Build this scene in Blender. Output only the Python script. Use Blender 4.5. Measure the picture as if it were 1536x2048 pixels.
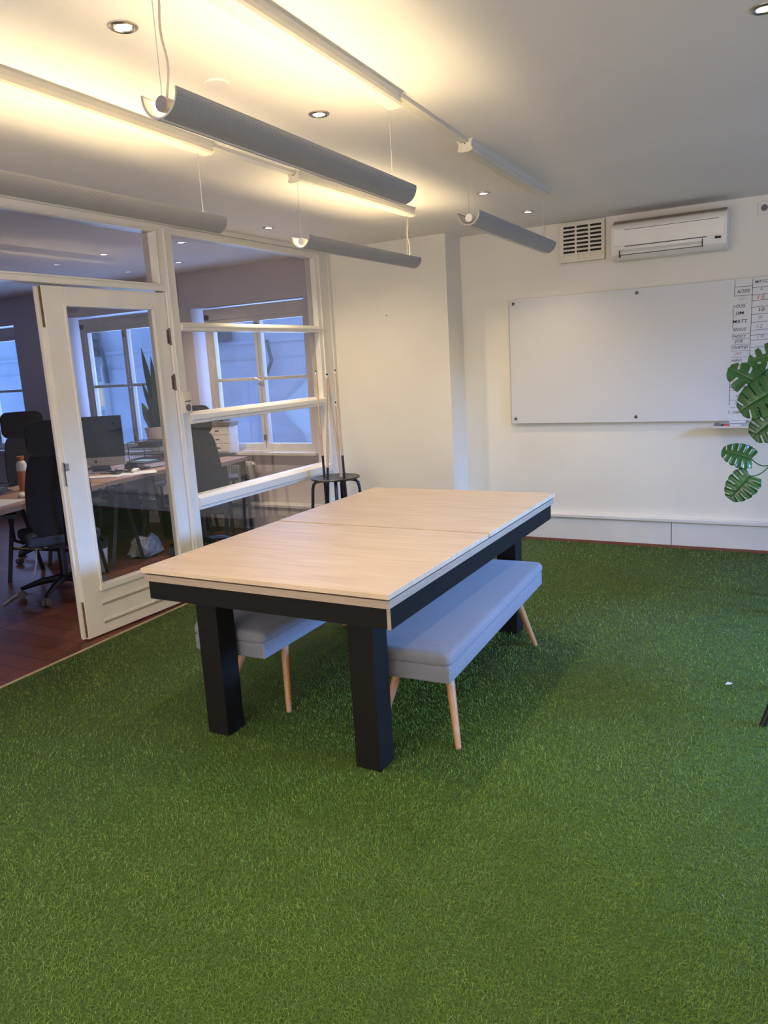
import bpy, bmesh, math, random
import numpy as np
from mathutils import Vector, Matrix
random.seed(7)
for o in list(bpy.data.objects): bpy.data.objects.remove(o)
SC = bpy.context.scene
COL = SC.collection
PI = math.pi

# ------------------------------------------------------------------ camera
cam_d = bpy.data.cameras.new('camera')
cam = bpy.data.objects.new('camera', cam_d); COL.objects.link(cam)
Rv = Vector((0.87716513, 0.4768499, -0.0565288)); Uv = Vector((-0.04299531, 0.19524295, 0.97981202)); Fv = Vector((-0.47826011, 0.85702647, -0.19176261))
cam.matrix_world = Matrix(((Rv.x, Uv.x, -Fv.x, 0), (Rv.y, Uv.y, -Fv.y, 0), (Rv.z, Uv.z, -Fv.z, 1.5629), (0, 0, 0, 1)))
cam_d.sensor_fit = 'VERTICAL'; cam_d.sensor_height = 36; cam_d.lens = 36 * 1527.58 / 2048
cam_d.clip_start = 0.05; cam_d.clip_end = 200
SC.camera = cam

# ------------------------------------------------------------------ light settings
EXPOSURE = 0.20
SKY = (0.22, 0.42, 1.0); SKY_STR = 1.6
TUBE_STR = 60.0
WARM = (1.0, 0.79, 0.47)
SPOT_W = 38.0; SPOT_COL = (1.0, 0.79, 0.54)
OFFICE_SPOT_W = 62.0
DAY_RIGHT_W = 14.0; DAY_SKY_W = 1800.0; FRONT_FILL_W = 160.0; DAY_OFFICE_W = 20.0
w = bpy.data.worlds.new('dusk_sky'); SC.world = w; w.use_nodes = True
wn = w.node_tree.nodes['Background']; wn.inputs[0].default_value = (*SKY, 1); wn.inputs[1].default_value = SKY_STR
SC.view_settings.view_transform = 'Standard'; SC.view_settings.look = 'None'
SC.view_settings.gamma = 1; SC.view_settings.exposure = EXPOSURE; SC.view_settings.use_curve_mapping = False

def area(name, loc, d, sx, sy, watts, col):
    l = bpy.data.lights.new(name, 'AREA'); l.shape = 'RECTANGLE'; l.size = sx; l.size_y = sy; l.energy = watts; l.color = col
    o = bpy.data.objects.new(name, l); COL.objects.link(o); o.location = loc
    o.rotation_euler = Vector(d).to_track_quat('-Z', 'Y').to_euler()
    return o
# daylight of the window in the right-hand wall and of the office windows (just outside the panes)
area('daylight_right', (2.32, 3.9, 1.55), (-1, 0.0, -0.12), 2.6, 1.3, DAY_RIGHT_W, (0.20, 0.42, 1.0))
# added warm fill from behind the viewpoint, brightens the back wall and ceiling
area('front_fill_light', (-0.9, -2.1, 1.45), (0, 1, 0.10), 5.0, 2.1, FRONT_FILL_W, (1.0, 0.78, 0.53))
area('daylight_sky', (6.2, 4.3, 3.1), (-1, 0.0, -0.30), 4.2, 1.0, DAY_SKY_W, (0.20, 0.42, 1.0))
area('daylight_office', (-4.7, 6.45, 1.5), (0, -1, -0.1), 1.1, 1.2, DAY_OFFICE_W, (0.33, 0.5, 1.0))
area('daylight_office', (-6.5, 6.45, 1.5), (0, -1, -0.1), 1.1, 1.2, DAY_OFFICE_W, (0.33, 0.5, 1.0))
area('daylight_office', (-8.8, 6.45, 1.5), (0, -1, -0.1), 1.1, 1.2, DAY_OFFICE_W, (0.33, 0.5, 1.0))

# ------------------------------------------------------------------ materials
def nt(m): return m.node_tree.nodes, m.node_tree.links
def mat(name, col, rough=0.5, metal=0.0, var=0.06, scale=6.0, bump=0.0, bscale=60.0, emit=None, estr=0.0, spec=0.5, stretch=None, sheen=0):
    m = bpy.data.materials.new(name); m.use_nodes = True
    N, L = nt(m); b = N['Principled BSDF']
    b.inputs['Roughness'].default_value = rough; b.inputs['Metallic'].default_value = metal
    b.inputs['Specular IOR Level'].default_value = spec
    if sheen: b.inputs['Sheen Weight'].default_value = sheen
    tc = N.new('ShaderNodeTexCoord'); mp = N.new('ShaderNodeMapping'); L.new(tc.outputs['Object'], mp.inputs[0])
    if stretch: mp.inputs['Scale'].default_value = stretch
    no = N.new('ShaderNodeTexNoise'); no.inputs['Scale'].default_value = scale; no.inputs['Detail'].default_value = 5
    L.new(mp.outputs[0], no.inputs['Vector'])
    r = N.new('ShaderNodeValToRGB'); r.color_ramp.elements[0].position = 0.3; r.color_ramp.elements[1].position = 0.7
    r.color_ramp.elements[0].color = (*[max(0, c * (1 - var)) for c in col], 1); r.color_ramp.elements[1].color = (*[min(1, c * (1 + var)) for c in col], 1)
    L.new(no.outputs['Fac'], r.inputs[0]); L.new(r.outputs[0], b.inputs['Base Color'])
    if bump:
        n2 = N.new('ShaderNodeTexNoise'); n2.inputs['Scale'].default_value = bscale; n2.inputs['Detail'].default_value = 4
        L.new(mp.outputs[0], n2.inputs['Vector'])
        bp = N.new('ShaderNodeBump'); bp.inputs['Strength'].default_value = bump; bp.inputs['Distance'].default_value = 0.002
        L.new(n2.outputs['Fac'], bp.inputs['Height']); L.new(bp.outputs[0], b.inputs['Normal'])
    if emit:
        b.inputs['Emission Color'].default_value = (*emit, 1); b.inputs['Emission Strength'].default_value = estr
    return m

def wood(name, c1, c2, rough=0.5, vec=(1, 12, 12), scale=3.0, plank=None):
    m = bpy.data.materials.new(name); m.use_nodes = True
    N, L = nt(m); b = N['Principled BSDF']; b.inputs['Roughness'].default_value = rough
    tc = N.new('ShaderNodeTexCoord'); mp = N.new('ShaderNodeMapping'); mp.inputs['Scale'].default_value = vec
    L.new(tc.outputs['Object'], mp.inputs[0])
    no = N.new('ShaderNodeTexNoise'); no.inputs['Scale'].default_value = scale; no.inputs['Detail'].default_value = 8; no.inputs['Roughness'].default_value = 0.65; no.inputs['Distortion'].default_value = 0.6
    L.new(mp.outputs[0], no.inputs['Vector'])
    r = N.new('ShaderNodeValToRGB'); r.color_ramp.elements[0].position = 0.3; r.color_ramp.elements[1].position = 0.72
    r.color_ramp.elements[0].color = (*c1, 1); r.color_ramp.elements[1].color = (*c2, 1)
    L.new(no.outputs['Fac'], r.inputs[0]); out = r.outputs[0]
    if plank:
        br = N.new('ShaderNodeTexBrick'); br.inputs['Scale'].default_value = 1.0
        br.inputs['Brick Width'].default_value = plank[0]; br.inputs['Row Height'].default_value = plank[1]; br.inputs['Mortar Size'].default_value = 0.004
        br.inputs['Color1'].default_value = (1, 1, 1, 1); br.inputs['Color2'].default_value = (0.72, 0.72, 0.72, 1); br.inputs['Mortar'].default_value = (0.25, 0.25, 0.25, 1)
        L.new(tc.outputs['Object'], br.inputs['Vector'])
        mx = N.new('ShaderNodeMix'); mx.data_type = 'RGBA'; mx.blend_type = 'MULTIPLY'; mx.inputs[0].default_value = 1
        L.new(out, mx.inputs[6]); L.new(br.outputs['Color'], mx.inputs[7]); out = mx.outputs[2]
    L.new(out, b.inputs['Base Color'])
    return m

def glass_mat(name, tint=(0.93, 0.95, 0.95), k=1.0):
    m = bpy.data.materials.new(name); m.use_nodes = True
    N, L = nt(m); N.remove(N['Principled BSDF']); out = N['Material Output']
    g = N.new('ShaderNodeNewGeometry'); d = N.new('ShaderNodeVectorMath'); d.operation = 'DOT_PRODUCT'
    L.new(g.outputs['Normal'], d.inputs[0]); L.new(g.outputs['Incoming'], d.inputs[1])
    a = N.new('ShaderNodeMath'); a.operation = 'ABSOLUTE'; L.new(d.outputs['Value'], a.inputs[0])
    s = N.new('ShaderNodeMath'); s.operation = 'SUBTRACT'; s.inputs[0].default_value = 1; L.new(a.outputs[0], s.inputs[1])
    p = N.new('ShaderNodeMath'); p.operation = 'POWER'; p.inputs[1].default_value = 5; L.new(s.outputs[0], p.inputs[0])
    q = N.new('ShaderNodeMath'); q.operation = 'MULTIPLY_ADD'; q.inputs[1].default_value = 0.96 * k; q.inputs[2].default_value = 0.04 * k; L.new(p.outputs[0], q.inputs[0])
    t = N.new('ShaderNodeBsdfTransparent'); t.inputs[0].default_value = (*tint, 1)
    gl = N.new('ShaderNodeBsdfGlossy'); gl.inputs['Roughness'].default_value = 0.01
    mx = N.new('ShaderNodeMixShader'); L.new(q.outputs[0], mx.inputs[0]); L.new(t.outputs[0], mx.inputs[1]); L.new(gl.outputs[0], mx.inputs[2])
    L.new(mx.outputs[0], out.inputs[0])
    return m

M = dict(
    wall=mat('painted_plaster_wall', (0.80, 0.76, 0.63), 0.75, var=0.025, scale=2.2, bump=0.15, bscale=90),
    officewall=mat('office_plaster_wall', (0.62, 0.56, 0.56), 0.8, var=0.03, scale=2.0, bump=0.15, bscale=90),
    ceil=mat('painted_ceiling', (0.83, 0.79, 0.74), 0.8, var=0.02, scale=1.5, bump=0.08),
    frame=mat('cream_gloss_paint', (0.80, 0.765, 0.66), 0.35, var=0.03, scale=7, bump=0.08, bscale=25),
    wframe=mat('old_window_paint', (0.66, 0.64, 0.62), 0.45, var=0.08, scale=9, bump=0.2, bscale=30),
    panel=mat('duct_panel_paint', (0.74, 0.71, 0.62), 0.5, var=0.03),
    browntrim=mat('red_brown_trim', (0.20, 0.07, 0.035), 0.5, var=0.2, scale=14),
    cream=mat('cream_plastic', (0.74, 0.69, 0.53), 0.4, var=0.02),
    white=mat('white_plastic', (0.74, 0.72, 0.68), 0.4, var=0.02),
    acw=mat('aged_white_plastic', (0.86, 0.82, 0.70), 0.4, var=0.05, scale=4),
    actop=mat('dusty_grille', (0.34, 0.29, 0.22), 0.7, var=0.15, scale=12),
    dark=mat('dark_void', (0.012, 0.012, 0.012), 0.8),
    black=mat('black_laminate', (0.007, 0.006, 0.0045), 0.65, var=0.15, scale=20, bump=0.1, spec=0.2),
    blackmetal=mat('black_painted_metal', (0.012, 0.012, 0.013), 0.35, var=0.1),
    mesh=mat('black_mesh_fabric', (0.012, 0.012, 0.014), 0.8, var=0.25, scale=60, bump=0.5, bscale=300),
    seatfab=mat('dark_blue_grey_fabric', (0.045, 0.05, 0.065), 0.85, var=0.15, scale=40),
    greyp=mat('grey_plastic', (0.16, 0.145, 0.15), 0.45),
    chrome=mat('brushed_nickel', (0.50, 0.45, 0.42), 0.28, 1.0, var=0.08, scale=20),
    hinge=mat('tarnished_hinge', (0.16, 0.13, 0.10), 0.45, 0.6, var=0.4, scale=60),
    darkstud=mat('dark_metal_stud', (0.10, 0.10, 0.10), 0.35, 0.5),
    brass=mat('worn_brass', (0.30, 0.21, 0.09), 0.45, 0.8, var=0.3, scale=60),
    lampgrey=mat('ribbed_grey_metal', (0.35, 0.345, 0.325), 0.5, 0.2, var=0.03),
    lampwhite=mat('white_lacquered_metal', (0.74, 0.70, 0.60), 0.45, var=0.02),
    boxgrey=mat('cream_gear_tray', (0.70, 0.66, 0.55), 0.5, var=0.02),
    cordm=mat('beige_cord', (0.50, 0.42, 0.32), 0.5),
    steel=mat('thin_steel_wire', (0.55, 0.52, 0.48), 0.4, 0.6),
    board=mat('white_glass_board', (0.66, 0.66, 0.62), 0.32, var=0.012, scale=1.5, spec=0.3),
    boardedge=mat('green_glass_edge', (0.30, 0.38, 0.34), 0.2),
    ink=mat('black_marker_ink', (0.05, 0.05, 0.07), 0.7),
    inkfaint=mat('faded_marker_ink', (0.36, 0.36, 0.42), 0.7),
    inkred=mat('red_marker_ink', (0.62, 0.22, 0.17), 0.7),
    fabric=mat('light_grey_bench_fabric', (0.185, 0.19, 0.205), 0.9, var=0.07, scale=70, bump=0.5, bscale=420, sheen=0.25),
    fabricbase=mat('light_grey_bench_fabric_base', (0.18, 0.185, 0.20), 0.9, var=0.07, scale=70, bump=0.5, bscale=420, sheen=0.2),
    orange=mat('coral_bottle', (0.48, 0.16, 0.07), 0.4),
    paper=mat('white_paper', (0.62, 0.61, 0.60), 0.7, var=0.04),
    bag=mat('crumpled_white_bag', (0.35, 0.34, 0.34), 0.7, var=0.15, scale=30, bump=0.6),
    screen=mat('dark_screen_glass', (0.008, 0.008, 0.01), 0.08, spec=0.4),
    alu=mat('silver_aluminium', (0.42, 0.42, 0.44), 0.35, 0.5),
    leaf=None, plastered=None,
    pot=mat('white_ceramic', (0.66, 0.64, 0.6), 0.35),
    soil=mat('soil', (0.03, 0.02, 0.015), 0.9, var=0.4, scale=60),
    snake=mat('snake_plant_leaf', (0.022, 0.045, 0.020), 0.45, var=0.35, scale=24, stretch=(1, 1, 4)),
    rad=mat('radiator_enamel', (0.55, 0.53, 0.46), 0.4),
    red=mat('red_plastic', (0.65, 0.07, 0.03), 0.4),
    cueshaft=wood('pale_maple', (0.52, 0.36, 0.20), (0.66, 0.49, 0.30), 0.35, (20, 20, 1.5)),
    cuebutt=mat('dark_cue_butt', (0.02, 0.010, 0.008), 0.25, var=0.3, scale=30),
    ferrule=mat('white_ferrule', (0.75, 0.73, 0.68), 0.35),
    tip=mat('dark_cue_tip', (0.02, 0.02, 0.025), 0.8),
    tabletop=wood('light_oak_laminate', (0.53, 0.395, 0.25), (0.70, 0.54, 0.355), 0.42, (1.2, 14, 4), 2.2),
    tableedge=wood('oak_edge', (0.33, 0.25, 0.17), (0.42, 0.32, 0.22), 0.5, (2, 2, 20), 3),
    legwood=wood('beech_leg', (0.40, 0.19, 0.075), (0.52, 0.27, 0.12), 0.45, (14, 14, 1.5), 3),
    desk=wood('oak_desk', (0.26, 0.155, 0.10), (0.36, 0.23, 0.155), 0.5, (12, 1, 4), 2),
    trestle=mat('dark_trestle', (0.02, 0.02, 0.022), 0.5),
    floor=wood('red_brown_boards', (0.12, 0.036, 0.018), (0.21, 0.07, 0.036), 0.42, (14, 1, 4), 1.2, plank=(1.8, 0.14)),
    ply=wood('pale_edge_strip', (0.5, 0.38, 0.25), (0.66, 0.52, 0.37), 0.6, (10, 1, 1), 3),
    glass=glass_mat('pane_glass', (0.965, 0.965, 0.97), 1.9), wglass=glass_mat('window_glass', (0.95, 0.96, 0.97)),
    tube=mat('lit_tube', (0.9, 0.85, 0.7), 0.5, emit=WARM, estr=TUBE_STR),
    tubeoff=mat('unlit_tube', (0.6, 0.58, 0.52), 0.3),
    bulb=mat('lit_bulb', (0.9, 0.9, 0.9), 0.5, emit=(1.0, 0.88, 0.78), estr=7.0),
    brick=mat('grey_masonry', (0.15, 0.15, 0.15), 0.9, var=0.3, scale=14, bump=0.6),
    render=mat('rough_white_render', (0.60, 0.62, 0.66), 0.9, var=0.10, scale=2.2, bump=0.8, bscale=18),
    pipe=mat('dark_grey_pipe', (0.11, 0.12, 0.14), 0.7, var=0.3, scale=12),
    foil=mat('white_plastic_sheet', (0.85, 0.88, 0.88), 0.35, var=0.03, scale=18, bump=0.5),
    yellowp=mat('lit_yellowed_window', (0.62, 0.55, 0.38), 0.8, var=0.12, scale=8, emit=(1.0, 0.80, 0.52), estr=0.28),
    base=mat('turf_backing', (0.045, 0.09, 0.008), 0.9, var=0.5, scale=160),
)
def leaf_mat(name, c1, c2):
    m = mat(name, c1, 0.32, var=0.2, scale=12)
    b = m.node_tree.nodes['Principled BSDF']
    b.inputs['Coat Weight'].default_value = 0.15
    return m
M['leaf'] = leaf_mat('monstera_leaf', (0.030, 0.105, 0.018), None)
def turf_mat():
    m = bpy.data.materials.new('turf_blades'); m.use_nodes = True
    N, L = nt(m); b = N['Principled BSDF']; b.inputs['Roughness'].default_value = 0.5; b.inputs['Specular IOR Level'].default_value = 0.3
    a = N.new('ShaderNodeAttribute'); a.attribute_name = 'tone'
    r = N.new('ShaderNodeValToRGB'); e = r.color_ramp.elements
    e[0].position = 0; e[0].color = (0.058, 0.118, 0.010, 1); e[1].position = 1; e[1].color = (0.30, 0.36, 0.10, 1)
    x = e.new(0.5); x.color = (0.110, 0.205, 0.018, 1); x = e.new(0.86); x.color = (0.175, 0.28, 0.034, 1)
    L.new(a.outputs['Fac'], r.inputs[0]); L.new(r.outputs[0], b.inputs['Base Color'])
    return m
M['turf'] = turf_mat()

# ------------------------------------------------------------------ mesh builder
WM = {}
class MB:
    def __init__(s): s.v = []; s.f = []
    def add(s, vs, fs):
        n = len(s.v); s.v += [tuple(v) for v in vs]; s.f += [tuple(i + n for i in f) for f in fs]; return s
    def box(s, x0, x1, y0, y1, z0, z1):
        vs = [(x, y, z) for z in (z0, z1) for y in (y0, y1) for x in (x0, x1)]
        return s.add(vs, [(0, 2, 3, 1), (4, 5, 7, 6), (0, 1, 5, 4), (2, 6, 7, 3), (0, 4, 6, 2), (1, 3, 7, 5)])
    def quad_prism(s, pts, z0, z1):
        n = len(pts); vs = [(p[0], p[1], z0) for p in pts] + [(p[0], p[1], z1) for p in pts]
        return s.add(vs, [tuple(reversed(range(n))), tuple(range(n, 2 * n))] + [(i, (i + 1) % n, n + (i + 1) % n, n + i) for i in range(n)])
    def tube(s, pts, r, n=10, cap=True):
        pts = [Vector(p) for p in pts]; rs = r if isinstance(r, (list, tuple)) else [r] * len(pts)
        base = len(s.v); up = None
        for i, p in enumerate(pts):
            d = (pts[min(i + 1, len(pts) - 1)] - pts[max(i - 1, 0)]).normalized()
            if up is None: up = Vector((0, 0, 1)) if abs(d.z) < 0.9 else Vector((1, 0, 0))
            a = d.cross(up)
            if a.length < 1e-6: a = d.orthogonal()
            a.normalize(); b_ = d.cross(a).normalized(); up = -b_ if i else up
            a2 = a
            for k in range(n):
                t = 2 * PI * k / n; s.v.append(tuple(p + a2 * math.cos(t) * rs[i] + b_ * math.sin(t) * rs[i]))
        for i in range(len(pts) - 1):
            for k in range(n):
                k2 = (k + 1) % n
                s.f.append((base + i * n + k, base + i * n + k2, base + (i + 1) * n + k2, base + (i + 1) * n + k))
        if cap:
            s.f.append(tuple(base + k for k in reversed(range(n)))); m_ = base + (len(pts) - 1) * n; s.f.append(tuple(m_ + k for k in range(n)))
        return s
    def lathe(s, prof, c=(0, 0, 0), n=32):
        base = len(s.v)
        for (r, z) in prof:
            for k in range(n):
                t = 2 * PI * k / n; s.v.append((c[0] + r * math.cos(t), c[1] + r * math.sin(t), c[2] + z))
        for i in range(len(prof) - 1):
            for k in range(n):
                k2 = (k + 1) % n; s.f.append((base + i * n + k, base + i * n + k2, base + (i + 1) * n + k2, base + (i + 1) * n + k))
        if prof[0][0] > 1e-4: s.f.append(tuple(base + k for k in reversed(range(n))))
        if prof[-1][0] > 1e-4: s.f.append(tuple(base + (len(prof) - 1) * n + k for k in range(n)))
        return s
    def extrude_y(s, prof, y0, y1, x0=0, x1=0):   # closed profile in xz swept along y; x offset x0 at y0, x1 at y1
        n = len(prof); vs = [(x + x0, y0, z) for x, z in prof] + [(x + x1, y1, z) for x, z in prof]
        return s.add(vs, [tuple(range(n)), tuple(reversed(range(n, 2 * n)))] + [(i, n + i, n + (i + 1) % n, (i + 1) % n) for i in range(n)])
    def extrude_x(s, prof, x0, x1):   # closed profile in yz
        n = len(prof); vs = [(x0, y, z) for y, z in prof] + [(x1, y, z) for y, z in prof]
        return s.add(vs, [tuple(range(n)), tuple(reversed(range(n, 2 * n)))] + [(i, n + i, n + (i + 1) % n, (i + 1) % n) for i in range(n)])
    def xf(s, m):
        s.v = [tuple(m @ Vector(v)) for v in s.v]; return s
    def build(s, name, m, parent=None, loc=None, world=True, smooth=False, bevel=0, bseg=2, kind=None, label=None):
        me = bpy.data.meshes.new(name)
        off = Matrix()
        if parent is not None and world: off = WM[parent.name].inverted()
        elif loc is not None: off = Matrix.Translation(-Vector(loc))
        me.from_pydata([tuple(off @ Vector(v)) for v in s.v], [], s.f)
        bm = bmesh.new(); bm.from_mesh(me); bmesh.ops.recalc_face_normals(bm, faces=bm.faces)
        if bevel: bmesh.ops.bevel(bm, geom=[e for e in bm.edges if len(e.link_faces) == 2 and e.calc_face_angle(0) > 0.6], offset=bevel, segments=bseg, affect='EDGES', profile=0.5)
        bm.to_mesh(me); bm.free()
        if smooth:
            for p in me.polygons: p.use_smooth = True
            try: me.set_sharp_from_angle(angle=0.6)
            except Exception: pass
        me.materials.append(m if not isinstance(m, str) else M[m])
        o = bpy.data.objects.new(name, me); COL.objects.link(o)
        if parent is not None:
            o.parent = parent; WM[o.name] = WM[parent.name]
        else:
            o.location = loc or (0, 0, 0); WM[o.name] = Matrix.Translation(Vector(loc or (0, 0, 0)))
        if kind: o['kind'] = kind
        if label: o['label'] = label
        return o
def tag(o, label, cat, group=None, kind=None):
    o['label'] = label; o['category'] = cat
    if group: o['group'] = group
    if kind: o['kind'] = kind
    return o
def thing(name, label, cat, loc=(0, 0, 0), rz=0, group=None, kind=None):
    o = bpy.data.objects.new(name, None); COL.objects.link(o); o.empty_display_size = 0.05
    o.location = loc; o.rotation_euler = (0, 0, rz)
    WM[o.name] = Matrix.Translation(Vector(loc)) @ Matrix.Rotation(rz, 4, 'Z')
    return tag(o, label, cat, group, kind)
def struct(name, mb, m, label, cat, **k): return tag(mb.build(name, m, **k), label, cat, kind='structure')
def copy_thing(root, loc, rz, label):
    r = root.copy(); COL.objects.link(r); r.location = loc; r.rotation_euler = (0, 0, rz); r['label'] = label
    WM[r.name] = Matrix.Translation(Vector(loc)) @ Matrix.Rotation(rz, 4, 'Z')
    for c in list(root.children):
        cc = c.copy(); COL.objects.link(cc); cc.parent = r
        for g in list(c.children):
            gg = g.copy(); COL.objects.link(gg); gg.parent = cc
    return r
def rrect(w, h, r, n=5):
    out = []
    for cx, cy, a0 in ((w / 2 - r, h / 2 - r, 0), (-w / 2 + r, h / 2 - r, PI / 2), (-w / 2 + r, -h / 2 + r, PI), (w / 2 - r, -h / 2 + r, 1.5 * PI)):
        for k in range(n + 1):
            a = a0 + PI / 2 * k / n; out.append((cx + r * math.cos(a), cy + r * math.sin(a)))
    return out
def soft_box(mb, x0, x1, y0, y1, z0, z1, r, puff=0.0, nx=10, ny=24):
    """closed cushion: rounded rim rings plus a domed top"""
    cx, cy, W, D = (x0 + x1) / 2, (y0 + y1) / 2, x1 - x0, y1 - y0
    rings = []
    steps = 6
    prof = [(r * (1 - math.sin(PI / 2 * i / steps)), z0 + r * (1 - math.cos(PI / 2 * i / steps)) * 0.8) for i in range(steps + 1)]
    prof += [(r * (1 - math.cos(PI / 2 * i / steps)), z1 - r + r * math.sin(PI / 2 * i / steps)) for i in range(steps + 1)]
    prof += [(r + t * (min(W, D) / 2 - r - 0.01), z1 + puff * math.sin(t * PI / 2)) for t in (0.15, 0.35, 0.6, 0.85, 1.0)]
    cr = 0.028
    for ins, z in prof:
        w_, d_ = W - 2 * ins, D - 2 * ins; rr = max(0.004, min(cr, min(w_, d_) / 2 - 0.002))
        rings.append([(cx + a, cy + b, z) for a, b in rrect(w_, d_, rr, 5)])
    n = len(rings[0]); base = len(mb.v)
    for R_ in rings: mb.v += R_
    for i in range(len(rings) - 1):
        for k in range(n): mb.f.append((base + i * n + k, base + i * n + (k + 1) % n, base + (i + 1) * n + (k + 1) % n, base + (i + 1) * n + k))
    mb.f.append(tuple(base + k for k in reversed(range(n)))); mb.f.append(tuple(base + (len(rings) - 1) * n + k for k in range(n)))
    return mb

# ------------------------------------------------------------------ the setting
H = 2.556; XP = -3.72; YW = 6.25; YC = 5.94; YO = 6.04
XR = 2.2; YF = -1.6; XO = -9.8
struct('floor', MB().box(XO, XR, YF, YW, -0.12, 0.0), 'floor', 'dark red brown wooden board floor of the office and under the turf', 'floor')
struct('ceiling', MB().box(XO - 0.15, XR + 0.15, YF - 0.15, YW + 0.2, H, H + 0.12), 'ceil', 'smooth off-white ceiling over both rooms', 'ceiling')
struct('wall_back', MB().box(-2.63, XR + 0.15, YW, YW + 0.2, 0, H), 'wall', 'cream wall behind the white glass board', 'wall')
struct('wall_chimney', MB().box(-3.80, -2.609, YC, YW + 0.2, 0, H), 'wall', 'protruding cream wall section behind the cue stool', 'wall')
mb = MB(); y0, y1, z0, z1 = 2.6, 5.2, 0.9, 2.2
mb.box(XR, XR + 0.15, YF, y0, 0, H).box(XR, XR + 0.15, y1, YW, 0, H).box(XR, XR + 0.15, y0, y1, 0, z0).box(XR, XR + 0.15, y0, y1, z1, H)
struct('wall_right', mb, 'wall', 'cream right-hand wall with a wide window opening', 'wall')
mb = MB().box(XO, -3.7, YF - 0.15, YF, 0, H).box(1.9, XR, YF - 0.15, YF, 0, H).box(-3.7, 1.9, YF - 0.15, YF, 0, 0.12).box(-3.7, 1.9, YF - 0.15, YF, 2.48, H)
struct('wall_front', mb, 'wall', 'cream wall behind the viewpoint with a long glazed opening added for the fill light', 'wall')
struct('wall_left', MB().box(XO - 0.15, XO, YF, YW, 0, H), 'officewall', 'far left wall of the office', 'wall')
# partition solid stretch near the viewpoint
struct('wall_partition', MB().box(-3.82, XP, YF, 1.98, 0, H), 'wall', 'wall stretch left of the double door opening', 'wall')

def wall_with_holes(name, x0, x1, ya, yb, holes, m, label):
    mb = MB(); cur = x0
    for hx0, hx1, hz0, hz1 in sorted(holes):
        mb.box(cur, hx0, ya, yb, 0, H); mb.box(hx0, hx1, ya, yb, 0, hz0); mb.box(hx0, hx1, ya, yb, hz1, H); cur = hx1
    mb.box(cur, x1, ya, yb, 0, H)
    return struct(name, mb, m, label, 'wall')
HOLES = [(-5.46, -4.09, 0.76, 2.20), (-7.28, -5.86, 0.76, 2.25), (-9.55, -8.2, 0.76, 2.25)]
wall_with_holes('wall_office', XO, -3.80, YO, YO + 0.22, HOLES, 'officewall', 'grey-lilac office wall with three tall windows seen through the glass partition')

# office windows: casement pairs
def office_window(idx, xl, xr, z0, z1, label, lab2):
    t = thing('window_%d' % idx, label, 'window', ((xl + xr) / 2, YO + 0.1, z0), 0, kind='structure')
    ya, yb = YO + 0.055, YO + 0.115
    fr = MB(); fr.box(xl - 0.07, xl, ya - 0.01, yb + 0.03, z0 - 0.05, z1 + 0.09).box(xr, xr + 0.06, ya - 0.01, yb + 0.03, z0 - 0.05, z1 + 0.09)
    fr.box(xl - 0.07, xr + 0.06, ya - 0.01, yb + 0.03, z1 + 0.03, z1 + 0.14).box(xl - 0.07, xr + 0.06, ya - 0.01, yb + 0.03, z0 - 0.06, z0 - 0.03)
    fr.build('window_frame', 'wframe', t, bevel=0.004)
    xm = (xl + xr) / 2
    for a, b in ((xl, xm - 0.006), (xm + 0.006, xr)):
        s = MB(); q = 0.032
        s.box(a, a + q, ya, yb, z0 - 0.03, z1 + 0.03).box(b - q, b, ya, yb, z0 - 0.03, z1 + 0.03)
        s.box(a + q, b - q, ya, yb, z0 - 0.03, z0 + 0.02).box(a + q, b - q, ya, yb, z1 - 0.01, z1 + 0.03).box(a + q, b - q, ya + 0.012, yb - 0.012, 1.462, 1.492)
        sash = s.build('sash', 'wframe', t, bevel=0.003)
        for c, d in ((z0 + 0.02, 1.462), (1.492, z1 - 0.01)):
            g = MB().box(a + q, b - q, ya + 0.03, ya + 0.034, c, d).build('pane', 'wglass', sash)
    MB().tube([(xm + 0.02, ya - 0.006, 1.46), (xm + 0.02, ya - 0.03, 1.46), (xm - 0.05, ya - 0.035, 1.49)], 0.006, 8).tube([(xm + 0.02, ya - 0.03, 1.46), (xm + 0.02, ya - 0.03, 1.40)], 0.005, 8).build('latch', 'chrome', t)
    b = MB()
    for z in (z0 + 0.08, z1 - 0.06): b.box(xm - 0.016, xm + 0.016, ya - 0.012, ya, z - 0.03, z + 0.03)
    b.build('espagnolette_guide', 'chrome', t)
    return t
office_window(3, -5.27, -4.12, 0.82, 2.04, 'old white casement window on the right in the office, beside the partition', '')
office_window(4, -7.08, -5.88, 0.82, 2.08, 'old white casement window in the office behind the snake plant', '')
office_window(5, -9.45, -8.26, 0.82, 2.08, 'old white casement window at the far left of the office', '')
for i, (a, b) in enumerate(((-5.52, -4.03), (-7.34, -5.80), (-9.6, -8.14))):
    struct('trim_%d' % (i + 1), MB().box(a, b, YO - 0.075, YO + 0.05, 0.735, 0.765), 'wframe', ['white sill under the right office window', 'white sill carrying the snake plant', 'white sill under the far left office window'][i], 'window sill', bevel=0.004)
struct('trim_4', MB().box(XO, -3.82, YO - 0.13, YO, 0, 0.235).box(XO, -3.82, YO - 0.15, YO, 0.235, 0.262), 'wframe', 'boxed pipe casing along the office wall under the radiator', 'skirting', bevel=0.004)

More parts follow.
